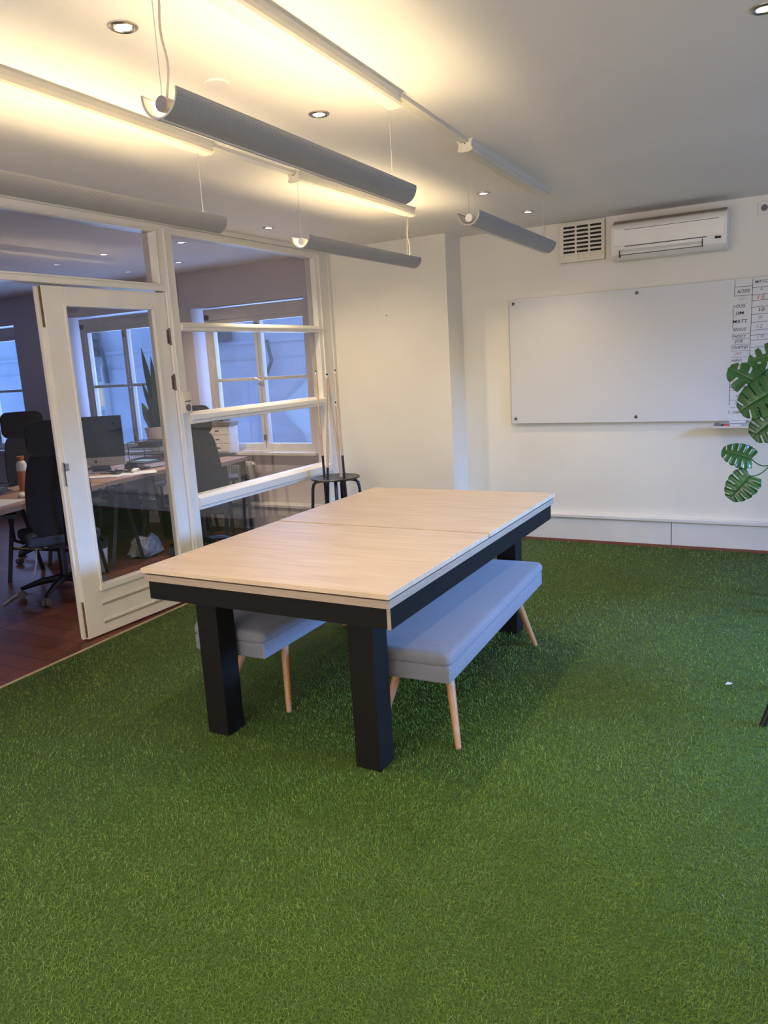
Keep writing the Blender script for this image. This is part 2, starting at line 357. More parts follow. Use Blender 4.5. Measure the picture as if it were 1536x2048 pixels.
# outside: neighbour's rendered wall with its details
struct('wall_outside', MB().box(-14, -2.5, 8.6, 8.9, -1.0, 3.4).box(-14, -2.5, 8.54, 8.6, -1.0, 1.69).box(-14, -2.5, 8.57, 8.6, 1.69, 1.92).box(-14, -2.5, 8.54, 8.6, 1.92, 1.96), 'render', 'blue-white rough rendered wall of the yard outside the office windows', 'wall')
tag(MB().tube([(-6.37, 8.47, 1.95), (-6.345, 8.47, 1.80), (-6.32, 8.47, 1.67), (-6.37, 8.47, 1.58), (-6.46, 8.47, 1.42)], 0.024, 8).build('drain_pipe', 'pipe', loc=(-6.37, 8.47, 1.7), smooth=True), 'bent dark pipe on the yard wall seen through the right office window', 'pipe')
tag(MB().tube([(-9.54, 8.47, 2.03), (-9.49, 8.47, 1.85), (-9.465, 8.47, 1.49)], 0.028, 8).build('drain_pipe', 'pipe', loc=(-9.5, 8.47, 1.8), smooth=True), 'straight dark pipe on the yard wall seen through the glazed door', 'pipe')
mb = MB()
for k in range(4): mb.box(-10.3, -9.62 - 0.05 * (k % 2), 8.28, 8.535, 1.90 + k * 0.13, 2.01 + k * 0.13)
tag(mb.build('brick_pier', 'brick', loc=(-9.9, 8.5, 1.95)), 'stepped grey masonry on the yard wall seen through the glazed door', 'masonry')
tag(MB().box(-7.45, -7.00, 8.38, 8.535, 1.99, 2.17).build('brick_ledge', 'brick', loc=(-7.2, 8.5, 2.0), bevel=0.01), 'dark weathered ledge at top left of the right office window view', 'masonry')
t = thing('neighbour_window', 'yellowish lit small window on the yard wall seen through the glazed door', 'window', (-9.7, 8.5, 0.9))
MB().box(-9.87, -9.57, 8.47, 8.535, 1.14, 1.46).build('lit_pane', 'yellowp', t)
MB().box(-9.93, -9.87, 8.44, 8.535, 0.6, 1.75).box(-9.57, -9.53, 8.44, 8.535, 0.6, 1.75).box(-9.93, -9.52, 8.42, 8.535, 1.46, 1.52).box(-9.93, -9.52, 8.42, 8.535, 1.08, 1.14).build('window_frame', 'wframe', t)
# plastic sheet flap
sv = []; sf = []
nn, mm = 14, 6
for i in range(nn):
    u = i / (nn - 1)
    for j in range(mm):
        v = j / (mm - 1)
        x = -5.80 + 0.05 * math.sin(u * 7) + v * 0.34 - 0.30 * math.sin(u * PI) * (1 - v); z = 0.55 + u * 0.86
        sv.append((x, 8.42 + 0.05 * math.sin(9 * u + 5 * v) + 0.03 * random.random(), z))
for i in range(nn - 1):
    for j in range(mm - 1): sf.append((i * mm + j, i * mm + j + 1, (i + 1) * mm + j + 1, (i + 1) * mm + j))
o = MB().add(sv, sf).build('plastic_sheet', 'foil', loc=(-5.7, 8.42, 0.6), smooth=True)
so = o.modifiers.new('thick', 'SOLIDIFY'); so.thickness = 0.006
tag(o, 'crumpled white plastic sheet hanging outside the right office window', 'sheet')

# ------------------------------------------------------------------ glazed partition (window_1, window_2) and door
YP0, YP1 = 3.84, 4.005   # main post
t = thing('window_1', 'cream four-pane glazed partition beside the cue stool', 'window', (XP - 0.05, 4.9, 0), kind='structure')
a, b = XP - 0.10, XP
YE0 = 5.70
mb = MB()
mb.box(a, b, 3.905, YP1, 0, 2.52)
mb.box(a, b, YE0, YC, 0, 2.52)
mb.box(a, b, YP1, YE0, 2.47, 2.52)
mb.box(a - 0.02, b + 0.012, 1.98, YC, 2.52, H)
mb.box(a, b, YP1, YE0, 0, 0.16)
mb.build('partition_frame', 'frame', t, bevel=0.004)
# bead mouldings on the posts
mb = MB()
mb.box(b, b + 0.010, 3.925, 3.940, 0, 2.50).box(b, b + 0.012, YE0 + 0.05, YE0 + 0.066, 0, 2.50).box(b, b + 0.012, YC - 0.045, YC, 0, 2.52)
mb.box(b, b + 0.01, YP1 + 0.0, YE0, 2.500, 2.508)
mb.build('bead_moulding', 'frame', t)
for z0, z1 in ((1.850, 1.908), (1.222, 1.302), (0.618, 0.718)):
    pr = [(a + 0.01, z0), (b + 0.012, z0), (b + 0.012, z0 + 0.022), (b + 0.022, z0 + 0.026), (b + 0.022, z1 - 0.020), (b - 0.02, z1), (a + 0.01, z1)]
    m2 = MB(); n = len(pr); vs = [(x, YP1 - 0.001, z) for x, z in pr] + [(x, YE0 + 0.02, z) for x, z in pr]
    m2.add(vs, [tuple(range(n)), tuple(reversed(range(n, 2 * n)))] + [(i, n + i, n + (i + 1) % n, (i + 1) % n) for i in range(n)])
    m2.build('glazing_bar', 'frame', t, bevel=0.003)
for z0, z1 in ((0.16, 0.618), (0.718, 1.222), (1.302, 1.850), (1.908, 2.47)):
    MB().box(a + 0.047, a + 0.052, YP1, YE0, z0, z1).build('pane', 'glass', t)
t = thing('window_2', 'long cream-framed transom pane above the doorway', 'window', (XP - 0.05, 2.9, 2.1), kind='structure')
mb = MB().box(a, b, 1.98, 3.905, 2.103, 2.147).box(a, b, 1.98, 3.905, 2.47, 2.52).box(a, b, YP0, 3.905, 2.147, 2.47).box(a, b, 1.98, 2.05, 2.147, 2.47)
mb.box(b, b + 0.010, 2.0, 3.86, 2.135, 2.147).box(b, b + 0.010, 2.0, 3.86, 2.474, 2.482).box(b, b + 0.01, 3.845, 3.857, 2.147, 2.474)
mb.build('transom_frame', 'frame', t, bevel=0.003)
MB().box(a + 0.047, a + 0.052, 2.05, YP0, 2.147, 2.47).build('pane', 'glass', t)
struct('trim_5', MB().box(a, b, 1.98, 2.02, 0, 2.103).box(b, b + 0.01, 1.98, 2.0, 0, 2.1), 'frame', 'cream left jamb of the double door opening', 'door jamb', bevel=0.003)

# door leaf: local frame, hinge at origin, leaf runs along -y
door = thing('door_1', 'cream glazed door leaf with a dark-lit pane, grooved bottom panel and brass bolts on its edge', 'door', (-3.735, 3.902, 0.012), -0.030, kind='structure')
W = 0.925; T = 0.042; DH = 2.083
def dbox(mb, y0, y1, z0, z1, x0=-T, x1=0): return mb.box(x0, x1, -y1, -y0, z0, z1)
gz0, gz1, gy0, gy1 = 0.305, 1.972, 0.115, 0.782
mb = MB(); dbox(mb, 0, gy0, 0, DH); dbox(mb, gy1, W, 0, DH); dbox(mb, gy0, gy1, gz1, DH); dbox(mb, gy0, gy1, 0, gz0 - 0.0)
mb.build('door_frame', 'frame', door, world=False, bevel=0.003)
mb = MB()   # glazing beads
for x0, x1 in ((0, 0.008), (-T - 0.008, -T)):
    dbox(mb, gy0 - 0.012, gy0, gz0 - 0.012, gz1 + 0.012, x0, x1); dbox(mb, gy1, gy1 + 0.012, gz0 - 0.012, gz1 + 0.012, x0, x1)
    dbox(mb, gy0, gy1, gz1, gz1 + 0.012, x0, x1); dbox(mb, gy0 - 0.02, gy1 + 0.02, gz0 - 0.03, gz0, x0, x1 + (0.008 if x1 > 0 else 0))
mb.build('glazing_bead', 'frame', door, world=False)
mb = MB(); dbox(mb, 0.10, 0.80, 0.192, 0.205, 0, 0.006); dbox(mb, 0.10, 0.80, 0.075, 0.088, 0, 0.006); mb.build('groove_moulding', 'frame', door, world=False)
mb = MB(); dbox(mb, 0.10, 0.80, 0.176, 0.192, 0, 0.0015); dbox(mb, 0.10, 0.80, 0.060, 0.075, 0, 0.0015); mb.build('groove_shade_strip', mat('groove_shade_paint', (0.42, 0.38, 0.28), 0.6), door, world=False)  # flat darker strips, the grooves' shade put into the colour
mb = MB(); dbox(mb, gy0, gy1, gz0, gz1, -0.024, -0.019); mb.build('pane', 'glass', door, world=False)
# rebated latch edge lip
mb = MB(); dbox(mb, W, W + 0.016, 0.0, DH - 0.004, -T - 0.012, -T + 0.014); mb.build('rebate_strip', 'frame', door, world=False, bevel=0.002)
mb = MB(); dbox(mb, W, W + 0.003, DH - 0.23, DH - 0.004, -0.024, -0.005); mb.build('flush_bolt', 'brass', door, world=False)
mb = MB(); dbox(mb, W, W + 0.003, 0.01, 0.235, -0.024, -0.005); mb.build('flush_bolt', 'brass', door, world=False)
mb = MB(); dbox(mb, W, W + 0.003, 0.945, 1.085, -0.022, -0.004); dbox(mb, W - 0.02, W + 0.004, 1.035, 1.078, -0.004, 0.003); mb.build('strike_plate', 'chrome', door, world=False)
for z in (1.80, 1.50):
    MB().tube([(0.006, 0.002, z - 0.055), (0.006, 0.002, z + 0.055)], 0.008, 10).box(0.0, 0.003, -0.02, 0.02, z - 0.045, z + 0.045).build('hinge', 'hinge', door, world=False)

# floor edge strip of the turf
struct('trim_6', MB().quad_prism([(-3.607, 1.6), (-3.602, 1.6), (-3.689, 3.9), (-3.694, 3.9)], 0.0, 0.016), 'ply', 'pale thin edging strip between turf and brown floor', 'edging')
# boxed duct and skirting on back wall
mb = MB().box(-2.609, XR, YW - 0.045, YW, 0.022, 0.205)
struct('baseboard_back', mb, 'panel', 'cream panelled casing along the foot of the whiteboard wall', 'skirting')
struct('trim_7', MB().box(-2.609, XR, YW - 0.060, YW, 0.207, 0.236), 'panel', 'cream rounded ledge on top of the wall casing', 'ledge', bevel=0.006, bseg=3)
struct('trim_8', MB().box(-2.609, XR, YW - 0.050, YW, 0, 0.022), 'browntrim', 'thin red-brown strip at the foot of the whiteboard wall', 'skirting')
struct('trim_9', MB().box(-0.8865, -0.8825, YW - 0.0463, YW - 0.0445, 0.022, 0.205), 'dark', 'dark joint between two casing panels', 'joint')
struct('baseboard_chimney', MB().box(-3.70, -2.609, YC - 0.02, YC, 0, 0.12), 'panel', 'cream skirting below the protruding wall section', 'skirting')
# window in the right-hand wall
t = thing('window_6', 'wide daylight window in the right-hand wall outside the photo', 'window', (XR + 0.08, 3.9, 0.9), kind='structure')
mb = MB(); x0, x1 = XR + 0.05, XR + 0.11
for yy in (2.6, 3.44, 4.30, 5.14): mb.box(x0, x1, yy, yy + 0.06, 0.9, 2.2)
mb.box(x0, x1, 2.6, 5.2, 0.9, 0.96).box(x0, x1, 2.6, 5.2, 2.14, 2.2)
mb.build('window_frame', 'wframe', t)
for yy in (2.66, 3.50, 4.36): MB().box(x0 + 0.03, x0 + 0.034, yy, yy + 0.79, 0.96, 2.14).build('pane', 'wglass', t)

t = thing('window_7', 'unseen glazed front opening behind the viewpoint, added to let the fill light in', 'window', (-0.9, YF - 0.08, 0.12), kind='structure')  # unseen opening added so the warm fill can enter
mb = MB()
for xx in (-3.7, -1.86, -0.02, 1.84): mb.box(xx, xx + 0.06, YF - 0.11, YF - 0.05, 0.12, 2.48)
mb.box(-3.7, 1.9, YF - 0.11, YF - 0.05, 0.12, 0.18).box(-3.7, 1.9, YF - 0.11, YF - 0.05, 2.42, 2.48)
mb.build('window_frame', 'frame', t)
for xx in (-3.64, -1.80, 0.04): MB().box(xx, xx + 1.78, YF - 0.083, YF - 0.078, 0.18, 2.42).build('pane', 'wglass', t)
# ------------------------------------------------------------------ turf
def turf():
    rng = np.random.default_rng(3)
    y0, y1 = -0.3, YW - 0.075; x1 = 2.1
    def xl(y): return -3.607 - (y - 1.6) * 0.0374
    def f(mb_, q=0): return None
    P = []
    # candidate points, density falls with distance from the viewpoint
    cx, cy = 0.0, 0.0
    n = 2200000
    X = rng.uniform(-3.80, x1, n); Y = rng.uniform(y0, y1, n)
    d = np.sqrt(X**2 + Y**2 + 2.2)
    A = (x1 + 3.8) * (y1 - y0)
    dens = np.clip(52000 * (2.1 / d)**2.2, 4500, 52000)
    # only the part of the floor the picture can show is fully dense
    fx, fy = -0.487, 0.873
    ang = np.abs(np.arctan2(X * fy - Y * fx, X * fx + Y * fy))
    dens = np.where((ang > 0.62) | (Y < 0.6), 2500, dens)
    keep = rng.uniform(0, 1, n) < dens * A / n
    keep &= (X > xl(Y) + 0.006) & ~((X < -2.609) & (Y > YC - 0.025)) & ~((X < -3.705) )
    # keep table legs clear
    for lx in (-2.2505, -1.4935):
        for ly in (2.3354, 3.9502): keep &= ~((X > lx - 0.004) & (X < lx + 0.114) & (Y > ly - 0.004) & (Y < ly + 0.114))
    X = X[keep]; Y = Y[keep]; d = d[keep]; n = len(X)
    Wd = 0.00085 * np.clip(d / 2.0, 1, 3.0) * rng.uniform(0.8, 1.3, n)
    Ht = rng.uniform(0.009, 0.020, n); yaw = rng.uniform(0, 2 * PI, n)
    lean = rng.uniform(0.25, 1.5, n)
    dx, dy = np.cos(yaw), np.sin(yaw)
    dx = dx + 0.25 + 0.3 * np.sin(Y * 5 + X * 3); dy = dy - 0.1 + 0.3 * np.sin(X * 4 - Y * 3)
    px, py = -np.sin(yaw), np.cos(yaw)
    V = np.zeros((n, 5, 3), np.float32)
    V[:, 0] = np.stack([X - px * Wd / 2, Y - py * Wd / 2, np.full(n, 0.004)], 1)
    V[:, 1] = np.stack([X + px * Wd / 2, Y + py * Wd / 2, np.full(n, 0.004)], 1)
    mx, my, mz = X + dx * lean * Ht * 0.35, Y + dy * lean * Ht * 0.35, 0.004 + Ht * 0.6
    V[:, 2] = np.stack([mx + px * Wd / 2, my + py * Wd / 2, mz], 1)
    V[:, 3] = np.stack([mx - px * Wd / 2, my - py * Wd / 2, mz], 1)
    V[:, 4] = np.stack([X + dx * lean * Ht, Y + dy * lean * Ht, 0.004 + Ht * (1.0 - 0.38 * lean)], 1)
    base = [(xl(y0) + 0.004, y0), (x1, y0), (x1, y1), (-2.606, y1), (-2.606, YC - 0.022), (xl(YC - 0.022) + 0.004 + 0.07, YC - 0.022), (xl(3.9) + 0.004, 3.9)]
    nb = len(base)
    bv = np.array([(p[0], p[1], 0.001) for p in base] + [(p[0], p[1], 0.006) for p in base], np.float32)
    verts = np.concatenate([bv, V.reshape(-1, 3)])
    loops = []; starts = []; tot = []
    bf = [tuple(reversed(range(nb))), tuple(range(nb, 2 * nb))] + [(i, (i + 1) % nb, nb + (i + 1) % nb, nb + i) for i in range(nb)]
    bl = np.array([i for f_ in bf for i in f_]); bt = np.array([len(f_) for f_ in bf])
    k = (np.arange(n) * 5 + 2 * nb)[:, None]
    bladeloops = np.concatenate([k + 0, k + 1, k + 2, k + 3, k + 3, k + 2, k + 4], 1).ravel()
    bladet = np.tile(np.array([4, 3]), n)
    ll = np.concatenate([bl, bladeloops]).astype(np.int32); tt = np.concatenate([bt, bladet]).astype(np.int32)
    ss = np.concatenate([[0], np.cumsum(tt)[:-1]]).astype(np.int32)
    me = bpy.data.meshes.new('artificial_turf')
    me.vertices.add(len(verts)); me.vertices.foreach_set('co', verts.ravel())
    me.loops.add(len(ll)); me.loops.foreach_set('vertex_index', ll)
    me.polygons.add(len(tt)); me.polygons.foreach_set('loop_start', ss)
    mi = np.ones(len(tt), np.int32); mi[:len(bf)] = 0
    me.materials.append(M['base']); me.materials.append(M['turf'])
    me.polygons.foreach_set('material_index', mi)
    at = me.attributes.new('tone', 'FLOAT', 'POINT')
    tone = np.clip(rng.beta(2.2, 2.6, n) + 0.10 * np.sin(X * 9 + 2.1 * np.sin(Y * 7)) * np.sin(Y * 11 + 1.7 * np.sin(X * 8)) + 0.05 * np.sin(X * 31 + Y * 17) * np.sin(Y * 37 - X * 23), 0, 1)
    pale = rng.uniform(0, 1, n) < 0.05; tone[pale] = rng.uniform(0.86, 1, pale.sum())
    tv = np.concatenate([np.full(2 * nb, 0.3), np.repeat(tone, 5)]).astype(np.float32)
    at.data.foreach_set('value', tv)
    me.update(calc_edges=True); me.validate()
    o = bpy.data.objects.new('artificial_turf', me); COL.objects.link(o)
    tag(o, 'bright green artificial grass carpet covering the floor around the table', 'artificial grass', kind='stuff')
    return n
print('blades', turf())

# ------------------------------------------------------------------ table
TX0, TX1, TY0, TY1 = -2.4064, -1.2287, 2.2003, 4.1954
tb = thing('dining_pool_table', 'long black-framed pool table covered by pale oak boards, benches under it', 'table', ((TX0 + TX1) / 2, (TY0 + TY1) / 2, 0))
ys = 3.16
MB().box(TX0, TX1, TY0, ys - 0.003, 0.760, 0.780).build('tabletop_board', 'tabletop', tb, bevel=0.0015)
MB().box(TX0 + 0.004, TX1 + 0.004, ys + 0.003, TY1, 0.763, 0.783).build('tabletop_board', 'tabletop', tb, bevel=0.0015)
MB().box(TX0 + 0.02, TX1 - 0.02, TY0 + 0.02, TY1 - 0.02, 0.752, 0.761).build('gap_shade_slab', 'black', tb, label='black slab drawn as the shade in the slit between boards and rails')  # shade of the gap under the boards, put in as a black slab
MB().box(TX0 + 0.010, TX1 - 0.004, TY0 + 0.006, TY1 - 0.006, 0.724, 0.753).build('rail', 'tableedge', tb, bevel=0.0015)
AX0, AX1, AY0, AY1 = TX0 + 0.038, TX1 - 0.014, TY0 + 0.030, TY1 - 0.03
AX0 = -2.398
zb = 0.640
MB().box(AX0, AX1 - 0.018, AY0, AY0 + 0.02, zb, 0.724).build('apron', 'black', tb)
MB().box(AX0, AX1 - 0.018, AY1 - 0.02, AY1, zb, 0.724).build('apron', 'black', tb)
MB().box(AX0, AX0 + 0.018, AY0 + 0.02, AY1 - 0.02, zb, 0.724).build('apron', 'black', tb)
MB().box(AX1 - 0.014, AX1, AY0 + 0.002, AY1, zb, 0.724).build('apron', 'black', tb)
MB().box(AX1 - 0.0145, AX1 - 0.0005, AY0 - 0.001, AY0 + 0.002, zb, 0.724).build('edge_banding', 'tableedge', tb, label='raw wood edge at the front right corner')
MB().box(AX0 + 0.02, AX1 - 0.02, AY0 + 0.02, AY1 - 0.02, zb + 0.01, zb + 0.022).build('underside_panel', 'black', tb)
s = 0.1102
for lx in (-2.2505, -1.4935):
    for ly in (2.3354, 3.9502):
        MB().box(lx, lx + s, ly, ly + s, 0.0, zb + 0.01).build('leg', 'black', tb, bevel=0.002)

# ------------------------------------------------------------------ benches
def bench(label, loc, rz, Wb, Lb, foot=0.105):
    t = thing('upholstered_bench', label, 'bench', loc, rz, group='grey upholstered benches at the pool table')
    m1 = MB().box(-Wb / 2 + 0.006, Wb / 2 - 0.006, -Lb / 2 + 0.006, Lb / 2 - 0.006, 0.325, 0.397)
    m1.build('seat_base', 'fabricbase', t, world=False, bevel=0.008, bseg=3, smooth=True)
    m2 = soft_box(MB(), -Wb / 2, Wb / 2, -Lb / 2, Lb / 2, 0.395, 0.452, 0.024, 0.008)
    m2.build('cushion', 'fabric', t, world=False, smooth=True)
    for sx in (-1, 1):
        for sy in (-1, 1):
            top = Vector((sx * (Wb / 2 - 0.10), sy * (Lb / 2 - 0.115 - foot), 0.33)); bot = Vector((sx * (Wb / 2 - 0.022), sy * (Lb / 2 - foot), 0.0))
            MB().tube([top, bot], [0.021, 0.0125], 16).build('leg', 'legwood', t, world=False, smooth=True)
    return t
bR = bench('grey upholstered bench tucked under the right long side of the table', (-1.388, 3.215, 0), math.radians(2.6), 0.405, 1.41)
bL = bench('grey upholstered bench mostly hidden under the left long side of the table', (-2.220, 3.19, 0), math.radians(0.8), 0.40, 1.45, 0.17)

# ------------------------------------------------------------------ stool and cues
SX, SY = -3.400, 5.30
st = thing('bar_stool', 'round black metal stool in the corner holding the cues', 'stool', (SX, SY, 0))
R = 0.205; zt = 0.655
holes = []
mb = MB().lathe([(0.0, zt - 0.012), (R - 0.012, zt - 0.014), (R - 0.002, zt - 0.010), (R, zt - 0.004), (R - 0.006, zt + 0.002), (R - 0.03, zt), (0.0, zt - 0.004)], (SX, SY, 0), 48)
mb.build('seat', 'blackmetal', st, smooth=True)
for k in range(4):
    a_ = math.radians(32 + 90 * k); c_, s_ = math.cos(a_), math.sin(a_)
    pts = [(SX + c_ * r_, SY + s_ * r_, z) for r_, z in ((0.05, zt - 0.028), (0.13, zt - 0.028), (0.165, zt - 0.035), (0.185, zt - 0.055), (0.193, zt - 0.09), (0.205, 0.4), (0.235, 0.006))]
    MB().tube(pts, 0.0125, 12).build('leg', 'blackmetal', st, smooth=True)
MB().lathe([(0.206, 0.235), (0.216, 0.235), (0.216, 0.25), (0.206, 0.25), (0.206, 0.235)], (SX, SY, 0), 40).build('foot_ring', 'blackmetal', st, smooth=True)
def cue(x, y, z, bx, by, zbutt, label, ring=True, bz=0.022):
    t = thing('pool_cue', label, 'cue', (bx, by, bz), group='pool cues standing in the stool')
    top = Vector((x, y, z)); bot = Vector((bx, by, bz)); d = top - bot; L_ = d.length; d.normalize()
    at = lambda q: bot + d * q
    f_ = (zbutt - bz) / (z - bz) * L_
    rr = lambda q: 0.0145 + (0.0062 - 0.0145) * q / L_
    MB().tube([at(0), at(f_ * 0.5), at(f_)], [rr(0), rr(f_ * .5), rr(f_)], 12).build('butt', 'cuebutt', t, smooth=True)
    if ring: MB().tube([at(f_ - 0.004), at(f_ + 0.012)], [rr(f_) + 0.0012] * 2, 12).build('joint_collar', 'blackmetal', t, smooth=True)
    MB().tube([at(f_), at(L_ * 0.7), at(L_ - 0.033)], [rr(f_), rr(L_ * 0.7), rr(L_)], 12).build('shaft', 'cueshaft', t, smooth=True)
    MB().tube([at(L_ - 0.033), at(L_ - 0.012)], [rr(L_)] * 2, 12).build('ferrule', 'ferrule', t, smooth=True)
    MB().tube([at(L_ - 0.012), at(L_)], [rr(L_) + 0.0003, rr(L_) - 0.0005], 12).build('tip', 'tip', t, smooth=True)
cue(-3.520, 5.30, 1.531, -3.500, 5.30, 0.82, 'leftmost pool cue, black joint collar, standing through the stool')
cue(-3.418, 5.31, 1.502, -3.315, 5.34, 0.63, 'pool cue leaning right across its neighbour, its tip beside the shaft of another', False)
cue(-3.396, 5.27, 1.501, -3.488, 5.25, 0.74, 'pool cue leaning left behind the crossing, second tip of the pair', False)
cue(-3.368, 5.33, 1.272, -3.385, 5.36, 0.60, 'shortest pool cue, tip well below the others', False)
cue(-3.328, 5.29, 1.531, -3.285, 5.28, 0.825, 'rightmost and tallest pool cue with black joint collar')
# bottom white ferrule of the inverted cue beside the shortest one
# ------------------------------------------------------------------ whiteboard
YB = YW - 0.03
wb = thing('glass_whiteboard', 'large frameless white glass board with a handwritten score table at its right', 'whiteboard', (-1.16, YW, 1.49))
MB().box(-2.178, -0.145, YB - 0.004, YB + 0.006, 0.995, 2.005).build('board', 'board', wb)
MB().box(-2.180, -0.143, YB - 0.0035, YB + 0.0055, 0.9935, 0.9955).box(-2.1805, -2.1785, YB - 0.0035, YB + 0.0055, 0.994, 2.005).build('board_edge', 'boardedge', wb)
for x in (-2.142, -1.162, -0.183):
    for z in (1.035, 1.973):
        m_ = MB().lathe([(0.0, 0.0), (0.012, 0.0), (0.012, 0.006), (0.0, 0.0085)], (0, 0, 0), 20).xf(Matrix.Translation((x, YB - 0.004, z)) @ Matrix.Rotation(PI / 2, 4, 'X'))
        m_.tube([(x, YB + 0.006, z), (x, YW - 0.0005, z)], 0.008, 12)
        m_.build('standoff', 'darkstud', wb, smooth=True)
g = MB(); YI = YB - 0.0046
def hl(x0, x1, z, z2=None, w_=0.0028, m_=None):
    z2 = z if z2 is None else z2
    (m_ or g).add([(x0, YI, z - w_ / 2), (x1, YI, z2 - w_ / 2), (x1, YI, z2 + w_ / 2), (x0, YI, z + w_ / 2), (x0, YI + 0.0006, z - w_ / 2), (x1, YI + 0.0006, z2 - w_ / 2), (x1, YI + 0.0006, z2 + w_ / 2), (x0, YI + 0.0006, z + w_ / 2)], [(0, 1, 2, 3), (4, 7, 6, 5), (0, 4, 5, 1), (3, 2, 6, 7), (0, 3, 7, 4), (1, 5, 6, 2)])
def vl(x0, z0, x1, z1, w_=0.0032):
    g.add([(x0 - w_ / 2, YI, z0), (x0 + w_ / 2, YI, z0), (x1 + w_ / 2, YI, z1), (x1 - w_ / 2, YI, z1), (x0 - w_ / 2, YI + 0.0006, z0), (x0 + w_ / 2, YI + 0.0006, z0), (x1 + w_ / 2, YI + 0.0006, z1), (x1 - w_ / 2, YI + 0.0006, z1)], [(0, 1, 2, 3), (4, 7, 6, 5), (0, 4, 5, 1), (3, 2, 6, 7), (0, 3, 7, 4), (1, 5, 6, 2)])
vl(-0.482, 2.00, -0.484, 1.885); vl(-0.366, 2.00, -0.372, 1.37); vl(-0.489, 1.80, -0.487, 1.66); vl(-0.497, 1.38, -0.497, 1.11); vl(-0.497, 1.07, -0.497, 1.045); vl(-0.392, 1.17, -0.392, 1.09); vl(-0.39, 1.07, -0.39, 1.045)
for z in (1.95, 1.888): hl(-0.482, -0.368, z)
for z in (1.62, 1.585, 1.545, 1.50, 1.455, 1.38, 1.35, 1.31, 1.215, 1.09, 1.145): hl(-0.495, -0.375, z, w_=0.002)
for z in (1.935, 1.885, 1.845, 1.80, 1.75, 1.695, 1.64, 1.605, 1.57, 1.52, 1.45, 1.40): hl(-0.372, -0.155, z, z + 0.006)
g.build('table_ruling', 'ink', wb)
def write(items, m_, name):
    for txt, x, z, h, wd in items:
        cu = bpy.data.curves.new('t', 'FONT'); cu.body = txt; cu.size = 1.0; cu.extrude = 0.0; cu.offset = 0.008; cu.resolution_u = 3; cu.shear = 0.15
        o = bpy.data.objects.new('t', cu); COL.objects.link(o); bpy.context.view_layer.update()
        me = bpy.data.meshes.new_from_object(o.evaluated_get(bpy.context.evaluated_depsgraph_get()))
        xs = [v.co.x for v in me.vertices]; w0 = max(xs) - min(xs); xm = min(xs)
        vs = [(x + (v.co.x - xm) / w0 * wd, YI - 0.0003, z + v.co.y * h / 0.7 + 0.0012 * math.sin(v.co.x * 9 + z * 50)) for v in me.vertices]
        mb = MB().add(vs, [tuple(p.vertices) for p in me.polygons]); mb.build(name, m_, wb)
        bpy.data.objects.remove(o); bpy.data.curves.remove(cu); bpy.data.meshes.remove(me)
write([('AOIFE', -0.468, 1.905, 0.025, 0.088), ('LOUIS', -0.488, 1.806, 0.022, 0.078), ('JIM', -0.476, 1.757, 0.022, 0.060), ('MATT', -0.490, 1.697, 0.024, 0.098), ('ANGUS', -0.490, 1.641, 0.022, 0.09),
       ('PADDY', -0.490, 1.594, 0.019, 0.092), ('JOE', -0.474, 1.560, 0.019, 0.058), ('COURTNEY', -0.494, 1.514, 0.021, 0.115), ('NIKKI', -0.49, 1.424, 0.017, 0.068), ('RHYS', -0.497, 1.386, 0.02, 0.09), ('JAMES', -0.488, 1.352, 0.017, 0.07),
       ('AL', -0.482, 1.318, 0.02, 0.032), ('EDWARD', -0.493, 1.235, 0.024, 0.10), ('CHASE', -0.474, 1.048, 0.018, 0.068), ('MATCHES', -0.352, 1.965, 0.020, 0.13), ('10', -0.323, 1.770, 0.024, 0.038)], 'ink', 'handwriting')
write([('6', -0.318, 1.915, 0.022, 0.018), ('9', -0.325, 1.715, 0.024, 0.03), ('12', -0.333, 1.655, 0.026, 0.04), ('19', -0.328, 1.582, 0.024, 0.045), ('8', -0.456, 1.165, 0.02, 0.02), ('T', -0.46, 1.115, 0.024, 0.02), ('ED', -0.452, 1.860, 0.012, 0.04)], 'inkfaint', 'faded_handwriting')
write([('JAY', -0.476, 1.473, 0.018, 0.056), ('TEDDY', -0.494, 1.274, 0.02, 0.075), ('15', -0.335, 1.852, 0.028, 0.05)], 'inkred', 'red_handwriting')
# marker tray and its contents
tr = thing('marker_tray', 'small aluminium tray under the lower right edge of the glass board', 'tray', (-0.37, YW - 0.06, 0.95))
MB().box(-0.600, -0.150, YW - 0.115, YW, 0.948, 0.953).box(-0.600, -0.150, YW - 0.118, YW - 0.114, 0.948, 0.963).build('shelf', 'alu', tr)
def marker(x0, y0_, x1, y1_, z, body, capm, label):
    t = thing('board_marker', label, 'marker', ((x0 + x1) / 2, (y0_ + y1_) / 2, z - 0.009), group='markers in the tray')
    A_, B_ = Vector((x0, y0_, z)), Vector((x1, y1_, z)); d = B_ - A_
    MB().tube([A_ + d * 0.38, B_], 0.009, 12).build('barrel', body, t, smooth=True)
    MB().tube([A_, A_ + d * 0.38], 0.0098, 12).build('cap', capm, t, smooth=True)
marker(-0.545, YW - 0.07, -0.43, YW - 0.085, 0.964, 'white', 'ink', 'marker with black cap lying next to the eraser')
marker(-0.525, YW - 0.098, -0.41, YW - 0.10, 0.964, 'white', 'red', 'marker with red cap at the front of the tray')
marker(-0.38, YW - 0.05, -0.49, YW - 0.055, 0.984, 'white', 'white', 'all-white marker lying on top of the others')
tag(MB().box(-0.590, -0.552, YW - 0.108, YW - 0.06, 0.9535, 0.982).build('board_eraser', 'greyp', loc=(-0.57, YW - 0.08, 0.953), bevel=0.003), 'small grey board eraser at the left end of the marker tray', 'eraser')
